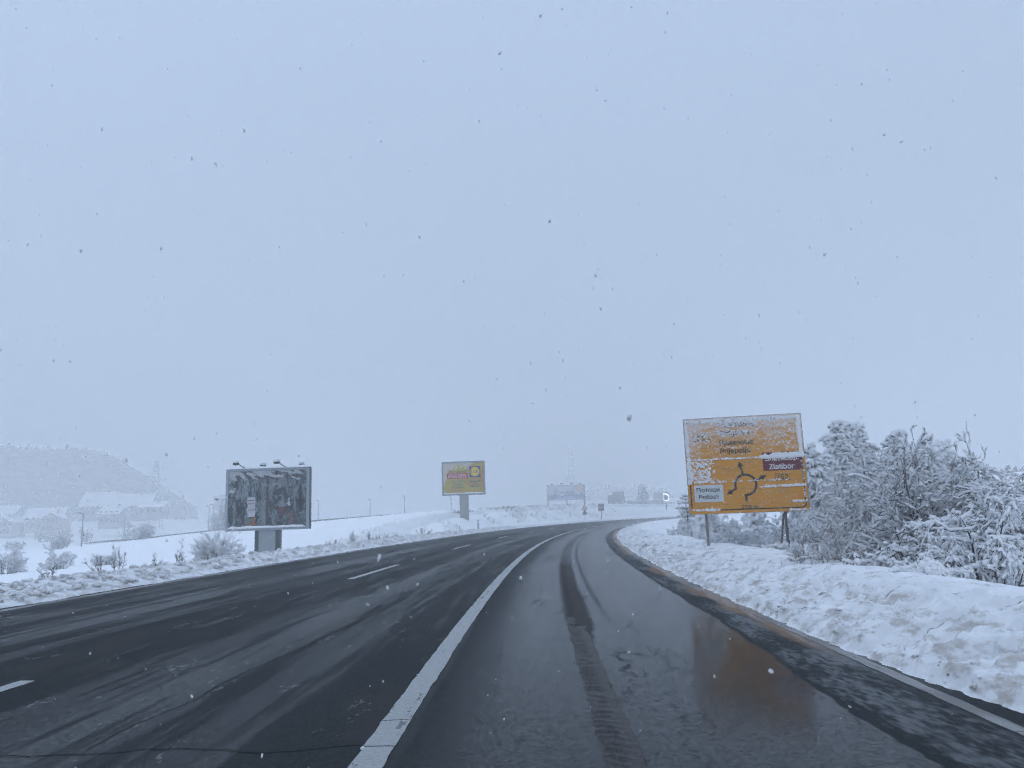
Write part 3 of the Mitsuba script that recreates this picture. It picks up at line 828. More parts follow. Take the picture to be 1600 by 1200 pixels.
scene['m_sign'] = {'type': 'twosided', 'bsdf': {'type': 'principled', 'base_color': proc(sign_yellow), 'roughness': 0.45, 'specular': 0.4}}
matte('m_sign_brown', (0.13, 0.006, 0.018), 0.5)
matte('m_sign_white', (0.62, 0.64, 0.64), 0.5)
matte('m_post', (0.22, 0.20, 0.185), 0.6)
matte('m_post_dark', (0.10, 0.085, 0.08), 0.7)

SIGN_O = np.array([5.61, 25.3, 1.43])
SIGN_A = math.atan2(-0.70, 3.655)
SW, SH = 3.72, 3.1
su = np.array([math.cos(SIGN_A), math.sin(SIGN_A), 0])
sn_ = np.array([math.sin(SIGN_A), -math.cos(SIGN_A), 0])     # out of the face, towards the traffic


def on_sign(m, lift=0.0):
    """mesh given as x along the face, y up, z out of the face"""
    v = np.array(m.vertices)
    w = SIGN_O + v[:, :1] * su + v[:, 1:2] * np.array([0, 0, 1.0]) + (v[:, 2:3] + lift) * sn_
    return trimesh.Trimesh(w, m.faces, process=False)


def text(txt, u0, u1, v, h, bold=True, depth=0.003):
    m = meshkit.text_mesh(txt, h, depth, bold)
    lo, hi = m.bounds
    m.apply_translation((-lo[0], 0, 0))
    m.apply_scale((((u1 - u0) / (hi[0] - lo[0])), 1, 1))
    m.apply_translation((u0, v, 0))
    return m


sg_ = thing('direction_sign', 'large yellow roundabout direction sign half covered in blown snow', 'road sign')
edges = [0.0, 0.286, 0.76, 0.985, 1.443, 1.715, 2.16, 2.62, 3.1]
for i, (a, b) in enumerate(zip(edges[:-1], edges[1:])):
    bx = box(0.012, SW - 0.012, a + 0.0015, b - 0.0015, -0.03, 0.0 - 0.0012 * (i % 2), 0.003)
    part(sg_, 'board', on_sign(bx), 'm_sign', uv=np.array(bx.vertices)[:, :2])
part(sg_, 'frame', on_sign(cat([box(0, 0.012, 0, SH, -0.06, 0.006), box(SW - 0.012, SW, 0, SH, -0.06, 0.006), box(0.012, SW - 0.012, SH - 0.004, SH + 0.008, -0.06, 0.006), box(0.012, SW - 0.012, -0.008, 0.004, -0.06, 0.006)])), 'm_post')
part(sg_, 'back_sheet', on_sign(box(0.02, SW - 0.02, 0.01, SH - 0.01, -0.036, -0.032)), 'm_dark')
part(sg_, 'back_rail', on_sign(cat([box(0.1, SW - 0.1, 0.5, 0.56, -0.09, -0.062), box(0.1, SW - 0.1, 1.9, 1.96, -0.09, -0.062), box(0.1, SW - 0.1, 2.7, 2.76, -0.09, -0.062)])), 'm_galv')
for u, mt in ((0.53, 'm_post'), (2.98, 'm_post_dark')):
    p = SIGN_O + u * su - 0.135 * sn_
    zb = -0.35
    part(sg_, 'post', tube([(p[0], p[1], zb), (p[0], p[1], 4.3)], 0.045, 10), mt, smooth=30)
p = SIGN_O + 2.93 * su - 0.19 * sn_
part(sg_, 'brace', tube([(p[0], p[1], 1.35), (p[0] + 0.02, p[1] + 0.75, -0.2)], 0.03, 8), 'm_post_dark', smooth=30)
L0 = 0.002
for txt, u0, u1, v, h in (('Подгорица', 1.13, 2.25, 2.79, 0.15), ('Podgorica', 1.13, 2.08, 2.51, 0.155), ('Пријепоље', 1.12, 2.17, 2.19, 0.155), ('Prijepolje', 1.12, 2.07, 1.925, 0.155), ('250 m', 1.65, 2.17, 0.125, 0.115)):
    part(sg_, 'lettering', on_sign(text(txt, u0, u1, v, h), L0), 'm_black')
line = sg.box(0, 0, 1, 1)


def ring_box(u0, v0, u1, v1, w, r):
    o = sg.box(u0 + r, v0 + r, u1 - r, v1 - r).buffer(r, quad_segs=6)
    return o.difference(o.buffer(-w))


part(sg_, 'border_line', on_sign(extrude(ring_box(0.075, 0.095, SW - 0.09, SH - 0.09, 0.035, 0.12), 0.003), L0), 'm_black')
num = part(sg_, 'number_box', on_sign(extrude(ring_box(0.25, 2.34, 0.80, 2.57, 0.014, 0.03), 0.003), L0), 'm_black')
part(num, 'lettering', on_sign(text('23', 0.40, 0.66, 2.385, 0.14), L0), 'm_black')
num = part(sg_, 'number_box', on_sign(extrude(ring_box(2.755, 0.985, 3.20, 1.205, 0.010, 0.03), 0.003), L0), 'm_black')
part(num, 'lettering', on_sign(text('252', 2.80, 3.15, 1.025, 0.14), L0), 'm_black')
wp = part(sg_, 'white_panel', on_sign(extrude(sg.box(0.235, 0.41, 1.085, 0.895).buffer(0.03, quad_segs=4), 0.006), L0), 'm_sign_white', label='white inset panel with a place name in two scripts')
part(wp, 'lettering', on_sign(text('Потоци', 0.275, 1.0, 0.705, 0.135), L0 + 0.006), 'm_black')
part(wp, 'lettering', on_sign(text('Potoci', 0.335, 0.955, 0.478, 0.135), L0 + 0.006), 'm_black')
bp = part(sg_, 'brown_panel', on_sign(extrude(sg.box(2.415, 1.30, 3.60, 1.885), 0.006), L0), 'm_sign_brown', label='dark red brown inset panel with white place name')
part(bp, 'lettering', on_sign(text('Златибор', 2.50, 3.48, 1.62, 0.135), L0 + 0.006), 'm_white_print')
part(bp, 'lettering', on_sign(text('Zlatibor', 2.60, 3.36, 1.35, 0.155), L0 + 0.006), 'm_white_print')
rc = np.array([1.83, 0.885])
rd = 0.325


def arc_pts(a0, a1, n=40):
    a = np.radians(np.linspace(a0, a1, n))
    return [(rc[0] + rd * math.cos(q), rc[1] + rd * math.sin(q)) for q in a]


def head(tip, frm, w, l):
    t = np.array(tip)
    d = t - np.array(frm)
    d = d / np.linalg.norm(d)
    nn = np.array([-d[1], d[0]])
    return sg.Polygon([tuple(t), tuple(t - d * l + nn * w), tuple(t - d * l - nn * w)])


sym = [sg.LineString(arc_pts(200, -90)).buffer(0.034, cap_style=2), sg.LineString([(rc[0] - 0.03, rc[1] - rd - 0.005), (rc[0] + .02, rc[1] - rd)]).buffer(0.03, cap_style=3)]
sym += [sg.LineString([(1.815, 0.56), (1.815, 0.36)]).buffer(0.034, cap_style=2)]
sym += [sg.LineString([(1.78, 1.19), (1.70, 1.50)]).buffer(0.032, cap_style=2), head((1.677, 1.645), (1.78, 1.19), 0.09, 0.17)]
sym += [sg.LineString([(2.14, 1.0), (2.36, 1.10)]).buffer(0.032, cap_style=2), head((2.50, 1.165), (2.14, 1.0), 0.085, 0.19)]
sym += [sg.LineString([(1.53, 0.78), (1.34, 0.665)]).buffer(0.032, cap_style=2), head((1.225, 0.60), (1.53, 0.78), 0.085, 0.16)]
part(sg_, 'roundabout_symbol', on_sign(extrude(shapely.ops.unary_union(sym), 0.003), L0), 'm_black')

# snow stuck to the sign: ledges on the board joints, wind-blown grains above
rng = np.random.default_rng(31)
cs, sz = [], []


def stick(n, u, v, s, thr=None):
    for _ in range(n):
        cs.append((u(), v(), 0.0))
        sz.append(s())


uni = rng.uniform
n = 3000
uu_, vv_ = uni(0.03, SW - 0.03, n), 1.72 + (SH - 1.75) * rng.random(n) ** 0.8
dens = np.clip(0.22 + 0.22 * sm(1.9, 2.9, vv_), 0, 1) * sm(0.34, 0.60, meshkit.fbm(np.stack([uu_ * 2.6 + vv_ * 1.2, vv_ * 5.0, uu_ * 0], -1), 3, 3))
k_ = rng.random(n) < dens
gr = np.stack([uu_[k_], vv_[k_], 0 * uu_[k_]], 1)
gs_ = uni(0.007, 0.022, k_.sum())
n = 420
u2, v2 = uni(0.03, 1.25, n), uni(0.99, 1.68, n)
k_ = rng.random(n) < (1 - sm(0.2, 1.25, u2)) * 0.9
gr = np.vstack([gr, np.stack([u2[k_], v2[k_], 0 * u2[k_]], 1)])
gs_ = np.concatenate([gs_, uni(0.012, 0.034, k_.sum())])
n = 130
gr = np.vstack([gr, np.stack([uni(0.1, 3.6, n), uni(0.1, 1.65, n), np.zeros(n)], 1)])
gs_ = np.concatenate([gs_, uni(0.006, 0.014, n)])
for (ua, ub, vb, cnt, lo, hi) in ((0.05, 1.5, 1.728, 90, .010, .026), (1.2, 2.5, 1.728, 110, .010, .022), (2.35, 3.66, 1.735, 300, .018, .050), (2.7, 3.66, 1.80, 120, .015, .045), (0.12, 3.2, 0.995, 70, .008, .024), (2.25, 3.66, 0.79, 110, .010, .028), (2.9, 3.66, 0.80, 70, .012, .032), (0.12, 1.0, 0.105, 70, .010, .03), (3.2, 3.66, 0.30, 40, .01, .03), (3.1, 3.68, 0.03, 30, .012, .03)):
    gr = np.vstack([gr, np.stack([uni(ua, ub, cnt), vb + np.abs(rng.normal(0, .022, cnt)), np.zeros(cnt)], 1)])
    gs_ = np.concatenate([gs_, uni(lo, hi, cnt)])
nb = 620
eb = np.vstack([np.stack([uni(0.05, SW - 0.05, nb), SH - 0.09 + rng.normal(-0.01, .03, nb), np.zeros(nb)], 1),
                np.stack([0.09 + rng.normal(0, .025, nb), uni(0.95, SH - .05, nb), np.zeros(nb)], 1),
                np.stack([SW - 0.105 + rng.normal(0, .025, nb), uni(1.72, SH - .05, nb), np.zeros(nb)], 1),
                np.stack([SW - 0.105 + rng.normal(0, .03, 40), uni(0.4, 1.6, 40), np.zeros(40)], 1)])
nt = 260
eb = np.vstack([eb, np.stack([uni(1.05, 2.35, nt), np.where(rng.random(nt) < .6, uni(2.78, 2.95, nt), uni(2.48, 2.66, nt)), np.zeros(nt)], 1), np.stack([uni(.2, .85, 60), uni(2.3, 2.6, 60), np.zeros(60)], 1)])
eb[:, :2] = np.clip(eb[:, :2], 0.02, [SW - .02, SH - .02])
gr = np.vstack([gr, eb])
gs_ = np.concatenate([gs_, uni(0.008, 0.022, len(eb))])
lm = lumps(rng, np.zeros((len(gr), 3)), gs_, 0.45, 0, 9, 0.9)
lv = np.array(lm.vertices).reshape(len(gr), -1, 3) * np.array([1.5, 1.0, 1.0])
a_ = rng.normal(0.25, 0.35, len(gr))
ca, sa = np.cos(a_)[:, None], np.sin(a_)[:, None]
lv = np.stack([lv[..., 0] * ca - lv[..., 1] * sa, lv[..., 0] * sa + lv[..., 1] * ca, lv[..., 2]], -1) + gr[:, None] + np.array([0, 0, 0.008])
part(sg_, 'snow', on_sign(trimesh.Trimesh(lv.reshape(-1, 3), lm.faces, process=False)), 'm_twig_snow', smooth=True, kind='stuff')


# ------------------------------------------------------------------ big billboards on one pedestal
def torn_poster(p, n, uv):
    u, v = uv.x, uv.y
    st_ = fbm(u * 26, v * 5, 1.0, 4)
    fine = fbm(u * 90, v * 26, 4.0, 3)
    c = mix((0.020, 0.028, 0.032), (0.22, 0.26, 0.28), smoothstep(0.36, 0.68, st_ * 0.5 + fine * 0.5))
    pale = smoothstep(0.40, 0.44, u + 0.02 * (noise(v * 14) - .5)) * (1 - smoothstep(0.48, 0.50, u)) + smoothstep(0.515, 0.525, u) * (1 - smoothstep(0.60, 0.64, u + 0.05 * noise(v * 9))) * smoothstep(0.38, 0.5, v + 0.15 * (noise(u * 30) - .5)) + smoothstep(0.63, 0.65, u) * (1 - smoothstep(0.745, 0.76, u)) * smoothstep(0.30, 0.34, v)
    c = mix(c, mix((0.13, 0.16, 0.17), (0.24, 0.275, 0.29), fine), dr.clip(pale, 0, 1) * 0.7)
    dk = smoothstep(0.62, 0.70, fbm(u * 13, v * 9, 12.0, 3))
    c = mix(c, (0.010, 0.016, 0.018), dk * 0.85)
    seam = (1 - smoothstep(0.010, 0.022, dr.abs(u - 0.5 - 0.012 * (noise(v * 11, 3.0) - .5)))) + (1 - smoothstep(0.006, 0.016, dr.abs(u - 0.762 - 0.02 * (noise(v * 9, 5.0) - .5)))) * 0.7
    top = smoothstep(0.80, 0.90, v + 0.10 * (fbm(u * 9, v * 8, 6.0, 3) - .5))
    c = mix(c, (0.060, 0.036, 0.042), dr.clip(seam + top * 0.55, 0, 1))
    rags = smoothstep(0.78, 0.80, u) * smoothstep(0.46, 0.6, fbm(u * 18, v * 10, 9.0, 3))
    c = mix(c, (0.05, 0.052, 0.053), rags * 0.7)
    rime = smoothstep(0.50, 0.62, fbm(u * 16 + v * 9, v * 20, 15.0, 4) + 0.28 * smoothstep(0.80, 1.0, v) - 0.10 + 0.20 * (1 - smoothstep(0.0, 0.20, u)) * smoothstep(0.3, 0.9, v)) * smoothstep(0.66, 0.86, v + 0.25 * (1 - smoothstep(0.0, 0.15, u)))
    return mix(c, mix((0.36, 0.385, 0.40), (0.58, 0.60, 0.62), fine), rime * 0.85)


scene['m_torn'] = {'type': 'twosided', 'bsdf': {'type': 'principled', 'base_color': proc(torn_poster), 'roughness': 0.55, 'specular': 0.3}}


def yellow_poster(p, n, uv):
    u, v = uv.x, uv.y
    b = fbm(u * 3.0, v * 2.6, 3.0, 3)
    c = mix((0.46, 0.35, 0.035), (0.45, 0.26, 0.05), smoothstep(0.45, 0.60, b + 0.25 * (dr.abs(u - 0.45) - 0.25)))
    f = fbm(u * 30, v * 24, 5.0, 3)
    e = fbm(u * 5, v * 5, 8.0, 3)
    m = smoothstep(0.50, 0.68, f * 0.35 + e * 0.35 + 0.30 * (1 - smoothstep(0.0, 0.30, u)) * smoothstep(0.25, 0.6, v) + 0.35 * smoothstep(0.70, 1.0, v) * (1 - 0.6 * smoothstep(0.5, 0.9, u)) + 0.3 * (1 - smoothstep(0.0, 0.09, u)) + 0.3 * (1 - smoothstep(0.0, 0.07, v)))
    m = dr.maximum(m, smoothstep(0.38, 0.62, fbm(u * 60, v * 46, 15.0, 2)) * 0.15)
    return mix(c, (0.66, 0.66, 0.67), m * 0.65)


scene['m_yellow_poster'] = {'type': 'twosided', 'bsdf': {'type': 'principled', 'base_color': proc(yellow_poster), 'roughness': 0.5, 'specular': 0.3}}


def pedestal_board(name, label, x, y, deg, zb, z0, z1, W, panel, frame_m, side_m, ped_m, pw, trim):
    """x, y: middle of the face's foot; deg: turn about the vertical; z0..z1: the box"""
    k = thing(name, label, 'billboard')
    D = 0.55
    pl = lambda m: place(m, x, y, 0, deg)     # noqa: E731
    h = z1 - z0
    rim = 0.13
    part(k, 'case', pl(box(-W / 2, W / 2, 0.03, D, z0, z1, 0.02)), side_m)
    part(k, 'frame', pl(cat([box(-W / 2 - .01, -W / 2 + rim, -0.05, 0.028, z0, z1, .012), box(W / 2 - rim, W / 2 + .01, -0.05, 0.028, z0, z1, .012), box(-W / 2 + rim, W / 2 - rim, -0.047, 0.028, z1 - rim, z1 - .003, .012), box(-W / 2 + rim, W / 2 - rim, -0.047, 0.028, z0 + .003, z0 + rim, .012)])), frame_m)
    a, b = W / 2 - rim - .003, h / 2 - rim - .003
    zc = (z0 + z1) / 2
    v = np.array([[-a, 0.012, zc - b], [a, 0.012, zc - b], [a, 0.012, zc + b], [-a, 0.012, zc + b]])
    part(k, 'poster', pl(trimesh.Trimesh(v, [[0, 1, 2], [0, 2, 3]], process=False)), panel, uv=np.array([[0, 0], [1, 0], [1, 1], [0, 1.0]]))
    ped = part(k, 'pedestal', pl(box(-pw / 2, pw / 2, 0.08, D - 0.05, zb - 0.5, z0 - 0.002, 0.01)), ped_m)
    if trim:
        for sx in (-1, 1):
            c = sx * (pw / 2 - 0.06)
            part(ped, 'corner_trim', pl(box(c - 0.10, c + 0.10, 0.055, D - 0.03, zb - 0.5, z0 - 0.004, 0.01)), side_m)
    return k, pl


b1, pl1 = pedestal_board('billboard', 'large dark billboard with torn weathered posters on a short grey pedestal, left of the road', -12.83, 40.0, 0.6, -0.1, 1.345, 4.52, 4.28, 'm_torn', 'm_frame_grey', 'm_green_metal', 'm_pedestal', 1.18, True)
rng = np.random.default_rng(14)
# torn paper still hanging on the board
matte('m_paper', (0.50, 0.51, 0.53), 0.8)
matte('m_paper_orange', (0.26, 0.115, 0.065), 0.8)
matte('m_paper_red', (0.17, 0.06, 0.07), 0.8)


def rag(u0, u1, v0, v1, seed, jag=0.05, lift=0.0):
    rg = np.random.default_rng(seed)
    m = 9
    vs = np.linspace(v0, v1, m)
    lft = [(u0 + rg.normal(0, jag), a) for a in vs]
    rgt = [(u1 + rg.normal(0, jag), a) for a in vs[::-1]]
    poly = sg.Polygon(lft + rgt).buffer(0)
    ms = extrude(poly, 0.004)
    vv = np.array(ms.vertices)
    out = np.stack([vv[:, 0], -vv[:, 2] + 0.008 - lift - 0.03 * np.abs(np.sin(vv[:, 0] * 23 + seed)) * (vv[:, 1] - v0) / (v1 - v0), vv[:, 1]], 1)
    return pl1(trimesh.Trimesh(out, ms.faces, process=False))


for args, mt in (((-1.03, -0.62, 2.05, 3.05, 1, 0.035), 'm_paper'), ((-0.80, -0.58, 1.50, 2.03, 2, 0.03), 'm_paper_orange'), ((-1.02, -0.90, 1.5, 1.75, 3, 0.02), 'm_paper_orange'), ((0.66, 0.84, 2.05, 2.50, 4, 0.07), 'm_paper_red'), ((1.13, 1.22, 1.60, 2.15, 5, 0.05), 'm_paper_orange'), ((1.05, 1.16, 2.55, 2.95, 6, 0.03), 'm_paper')):
    part(b1, 'torn_paper', rag(*args), mt)
for i, z in enumerate((2.38, 2.70, 2.86)):
    part(b1, 'print_stripe', pl1(box(-0.98, -0.66, -0.045, -0.038, z, z + 0.035)), 'm_paper_red')


def floodlight(k, pl, u, ztop, front=True):
    s = -1 if front else 1
    y0 = 0.1 if front else 0.45
    arm = part(k, 'lamp_arm', pl(tube([(u + 0.30, y0, ztop - 0.02), (u + 0.22, y0 + s * 0.25, ztop + 0.03), (u, y0 + s * 0.75, ztop + 0.24)], 0.022, 6)), 'm_dark', smooth=30)
    part(arm, 'lamp_head', pl(box(u - 0.16, u + 0.12, y0 + s * 0.75 - 0.14, y0 + s * 0.75 + 0.14, ztop + 0.13, ztop + 0.25, 0.04)), 'm_dark')
    cap = lumps(np.random.default_rng(int(u * 100) + 700), np.array([[u - 0.02, y0 + s * 0.75, ztop + 0.29]]), np.array([0.17]), 0.6, 2, 3, .3)
    part(arm, 'snow', pl(cap), 'm_twig_snow', smooth=True)


floodlight(b1, pl1, -1.42, 4.55)
floodlight(b1, pl1, 0.66, 4.55)
floodlight(b1, pl1, -0.62, 4.55, False)
floodlight(b1, pl1, 1.45, 4.55, False)


def ledge(u0, u1, y0, y1, z, th, seed, nx=90, ny=9):
    """a rounded strip of lying snow"""
    u, w = np.meshgrid(np.linspace(u0, u1, nx), np.linspace(0, 1, ny), indexing='ij')
    n_ = meshkit.fbm(np.stack([u * 2.2, w * 1.2, u * 0], -1), 3, seed)
    end = np.minimum(sm(0, 0.05, (u - u0) / (u1 - u0)), sm(0, 0.05, (u1 - u) / (u1 - u0)))
    hh = th * (0.5 + n_) * np.sqrt(np.clip(1 - (2 * w - 1) ** 2, 0, 1)) * (0.3 + 0.7 * end)
    y = y0 + (y1 - y0) * w + 0.02 * (n_ - .5)
    top = grid_mesh(u, y, z + hh)
    bot = grid_mesh(u, y, z - 0.004 + 0 * hh)
    return cat([top, bot])


part(b1, 'snow', pl1(cat([ledge(-2.14, 2.14, -0.10, 0.56, 4.518, 0.13, 4), ledge(-1.98, 2.0, -0.16, 0.00, 1.47, 0.11, 5)])), 'm_twig_snow', smooth=True, kind='stuff')
part(b1, 'snow_lump', pl1(lumps(np.random.default_rng(3), np.array([[-2.42, 0.1, 3.10], [-2.62, 0.12, 3.13], [-2.22, 0.08, 3.08]]), np.array([0.2, 0.18, 0.16]), 0.65, 2, 3, .5)), 'm_twig_snow', smooth=True, label='lump of snow clinging to a side bracket')
part(b1, 'side_bracket', pl1(box(-2.75, -2.14, 0.02, 0.2, 2.97, 3.01)), 'm_dark')

b2, pl2 = pedestal_board('billboard', 'yellow supermarket opening billboard on a grey pedestal above the roadside mound', -5.24, 78.0, -1.5, 1.9, 4.0, 7.38, 4.34, 'm_yellow_poster', 'm_frame_grey', 'm_frame_grey', 'm_pedestal_light', 0.88, False)
part(b2, 'snow', pl2(cat([ledge(-2.17, 2.17, -0.1, 0.56, 7.378, 0.12, 14), ledge(-2.03, 2.03, -0.1, 0.005, 4.135, 0.11, 15)])), 'm_twig_snow', smooth=True, kind='stuff')


def on2(m, lift):
    v = np.array(m.vertices)
    return pl2(trimesh.Trimesh(np.stack([v[:, 0], 0.012 - lift - v[:, 2], v[:, 1]], 1), m.faces, process=False))


rb = part(b2, 'date_strip', on2(extrude(sg.box(-1.62, 5.68, 0.44, 6.18).buffer(0.03), 0.004), 0.002), 'm_red', label='red strip with a white date')
part(rb, 'lettering', on2(text('07.12.2023.', -1.55, 0.38, 5.78, 0.30), 0.008), 'm_white_print')
for txt, u0, u1, v, h in (('OTVARANJE', -1.5, 0.36, 6.27, 0.16), ('ZLATIBOR', -1.25, 0.16, 5.28, 0.20)):
    part(b2, 'lettering', on2(text(txt, u0, u1, v, h), 0.002), 'm_ink')
rng = np.random.default_rng(8)
for u0, u1, v in ((-1.0, -0.1, 5.00), (-1.15, 0.05, 4.74), (0.66, 1.72, 5.25), (0.9, 1.45, 5.02), (0.75, 1.62, 4.78)):
    bars, u = [], u0
    while u < u1:
        w = rng.uniform(0.05, 0.12)
        bars.append(sg.box(u, v, u + w, v + rng.uniform(0.09, 0.17)))
        u += w + 0.03
    part(b2, 'small_print', on2(extrude(sg.MultiPolygon(bars), 0.003), 0.002), 'm_ink')
lg = part(b2, 'logo_square', on2(extrude(sg.box(0.62, 5.76, 1.72, 6.86), 0.004), 0.002), 'm_blue', label='blue square emblem with a yellow disc ringed in red')
part(lg, 'red_ring', on2(extrude(sg.Point(1.17, 6.31).buffer(0.51).difference(sg.Point(1.17, 6.31).buffer(0.46)), 0.004), 0.007), 'm_red')
part(lg, 'yellow_disc', on2(extrude(sg.Point(1.17, 6.31).buffer(0.458), 0.004), 0.007), 'm_yellow')
part(lg, 'lettering', on2(cat([text('L', 0.80, 0.97, 6.22, 0.22), text('dL', 1.15, 1.55, 6.22, 0.22)]), 0.012), 'm_blue')
ii = text('i', 1.02, 1.09, 6.22, 0.24)
ii.apply_transform(trimesh.transformations.rotation_matrix(0.25, [0, 0, 1], [1.05, 6.3, 0]))
part(lg, 'letter', on2(ii, 0.012), 'm_red')


# ------------------------------------------------------------------ far signs beyond the bend
def mountain_poster(p, n, uv):
    u, v = uv.x, uv.y
    c = mix((0.55, 0.56, 0.56), (0.42, 0.46, 0.50), smoothstep(0.3, 0.8, fbm(u * 5, v * 3, 2.0, 3)))
    ridge = 0.42 + 0.16 * (fbm(u * 5, 0.0, 3.0, 3) - .5) * 2 - 0.08 * dr.abs(u - 0.6)
    c = mix(c, (0.10, 0.15, 0.28), 1 - smoothstep(ridge, ridge + 0.03, v))
    tri = 0.30 - 0.55 * dr.abs(u - 0.62)
    c = mix(c, (0.22, 0.30, 0.50), 1 - smoothstep(tri, tri + 0.04, v))
    tree = (1 - smoothstep(0.22, 0.34, u + 0.06 * (noise(v * 9) - .5))) * smoothstep(0.45, 0.6, fbm(u * 22, v * 8, 5.0, 3)) * (1 - smoothstep(0.62, 0.8, v))
    c = mix(c, (0.16, 0.19, 0.10), tree)
    corner = smoothstep(0.80, 0.90, u + 0.35 * (v - 0.6))
    c = mix(c, mix((0.50, 0.24, 0.15), (0.55, 0.42, 0.30), smoothstep(0.4, 0.6, fbm(u * 14, v * 8, 6.0, 2))), corner * smoothstep(0.3, 0.5, v))
    return mix(c, (0.66, 0.67, 0.68), smoothstep(0.40, 0.66, fbm(u * 40, v * 18, 9.0, 3)) * 0.5)


scene['m_mountain'] = {'type': 'twosided', 'bsdf': {'type': 'principled', 'base_color': proc(mountain_poster), 'roughness': 0.5, 'specular': 0.3}}
K3 = 1.3
b3 = thing('billboard', 'wide billboard with a blue mountain picture on three thin legs, far along the bend', 'billboard')
def pl3(m):
    m = m.copy()
    m.apply_scale(1.5)
    return place(m, 15.95, 247.5, -0.75, 0.8)


_ = lambda m: m     # noqa: E731
zt, zb_ = 8.05, 4.97
part(b3, 'frame', pl3(cat([box(-4.0, 4.0, 0.03, 0.3, zb_, zt), box(-4.05, 4.05, -0.03, 0.31, zt, zt + 0.12), box(3.9, 4.1, -0.05, 0.32, zb_ - 1.2, zt + 0.1)])), 'm_board_grey')
v = np.array([[-3.95, 0.02, zb_], [3.88, 0.02, zb_], [3.88, 0.02, zt - 0.003], [-3.95, 0.02, zt - 0.003]])
part(b3, 'poster', pl3(trimesh.Trimesh(v, [[0, 1, 2], [0, 2, 3]], process=False)), 'm_mountain', uv=np.array([[0, 0], [1, 0], [1, 1], [0, 1.0]]))
for u in (-3.85, 0.15, 3.86):
    part(b3, 'leg', pl3(box(u - 0.13, u + 0.13, 0.05, 0.28, 2.2, zb_ - 0.002)), 'm_board_grey')
for u in (-2.75, -0.75, 1.4, 3.2):
    arm = part(b3, 'lamp_arm', pl3(tube([(u, 0.1, zt + 0.1), (u - 0.2, -0.8, zt + 0.36)], 0.05, 6)), 'm_dark')
    part(arm, 'lamp_head', pl3(box(u - 0.5, u + 0.1, -1.0, -0.65, zt + 0.28, zt + 0.46, 0.05)), 'm_dark')
part(b3, 'snow', pl3(ledge(-4.0, 4.0, -0.05, 0.3, zt + 0.12, 0.10, 24)), 'm_twig_snow', smooth=True, kind='stuff')
bars, u = [], -1.4
while u < 1.5:
    w = rng.uniform(0.18, 0.3)
    bars += [sg.LineString([(u, 6.35), (u + w * .5, 6.85)]).buffer(0.05, cap_style=2), sg.LineString([(u + w * .5, 6.85), (u + w, 6.35)]).buffer(0.05, cap_style=2)]
    u += w + 0.12
vv = extrude(shapely.ops.unary_union(bars), 0.01)
a_ = np.array(vv.vertices)
part(b3, 'lettering', pl3(trimesh.Trimesh(np.stack([a_[:, 0], 0.012 - a_[:, 2], a_[:, 1]], 1), vv.faces, process=False)), 'm_blue')


def small_board(name, label, cat_, x, y, W, z0, z1, zg, board, legs, cap=0.1, deg=0, leg_w=0.07, leg_m='m_board_grey'):
    k = thing(name, label, cat_)
    pl = lambda m: place(m, x, y, 0, deg)     # noqa: E731
    part(k, 'board', pl(box(-W / 2, W / 2, 0, 0.12, z0, z1, 0.02)), board)
    for u in legs:
        part(k, 'leg', pl(box(u - leg_w, u + leg_w, 0.125, 0.125 + 2 * leg_w, zg - 0.6, z1 - 0.1)), leg_m)
    if cap:
        part(k, 'snow', pl(ledge(-W / 2, W / 2, -0.05, 0.3, z1, cap, 33, 30, 5)), 'm_twig_snow', smooth=True)
    return k, pl


k, pl = small_board('direction_board', 'small dark brown roadside board on one thin post beyond the bend', 'road sign', 18.3, 168.0, 1.25, 2.50, 4.04, 0.9, 'm_board_brown', (0,), 0.06)
part(k, 'stripe', pl(box(-0.6, 0.6, -0.008, -0.002, 3.2, 3.28)), 'm_white_print')
k = thing('warning_sign', 'thin post with stacked red edged warning signs beyond the bend', 'road sign')
zg = 1.0
part(k, 'post', tube([(13.3, 152.1, zg - 0.6), (13.3, 152.1, 3.7)], 0.05, 8), 'm_galv', smooth=30)
tri = sg.Polygon([(-0.55, 0), (0.55, 0), (0, 0.95)]).buffer(0.03)


def upright(m, x, y, z):
    a = np.array(m.vertices)
    return trimesh.Trimesh(np.stack([x + a[:, 0], y - a[:, 2], z + a[:, 1]], 1), m.faces, process=False)


for z in (2.75, 1.8):
    pp = part(k, 'plate', upright(extrude(tri, 0.02), 13.3, 152.02, z), 'm_red' if z > 2 else 'm_board_grey')
    part(pp, 'face', upright(extrude(tri.buffer(-0.13), 0.005), 13.3, 151.995, z), 'm_white_print' if z > 2 else 'm_board_brown')

k, pl = small_board('hoarding', 'dark hoarding with a raised right half, seen through fog beyond the bend', 'billboard', 36.0, 280.0, 5.9, 5.15, 8.65, 2.6, 'm_board_brown', (-2.4, 0.0, 2.4), 0.1, -4, 0.12)
part(k, 'upper_board', pl(box(-1.15, 2.95, 0.002, 0.118, 8.65, 9.85, 0.02)), 'm_board_brown')
part(k, 'stripe', pl(box(-2.4, 2.4, -0.012, -0.002, 5.65, 5.98)), 'm_pedestal_light')
k, pl = small_board('hoarding', 'dark hoarding with clipped corners on a thick pillar at the far end of the bend', 'billboard', 57.1, 306.0, 5.9, 6.4, 9.9, 2.0, 'm_board_grey', (0.3,), 0.1, -5, 0.6)
part(k, 'canopy', pl(box(-0.7, 5.5, -0.4, 0.5, 5.2, 5.65, 0.05)), 'm_board_grey')

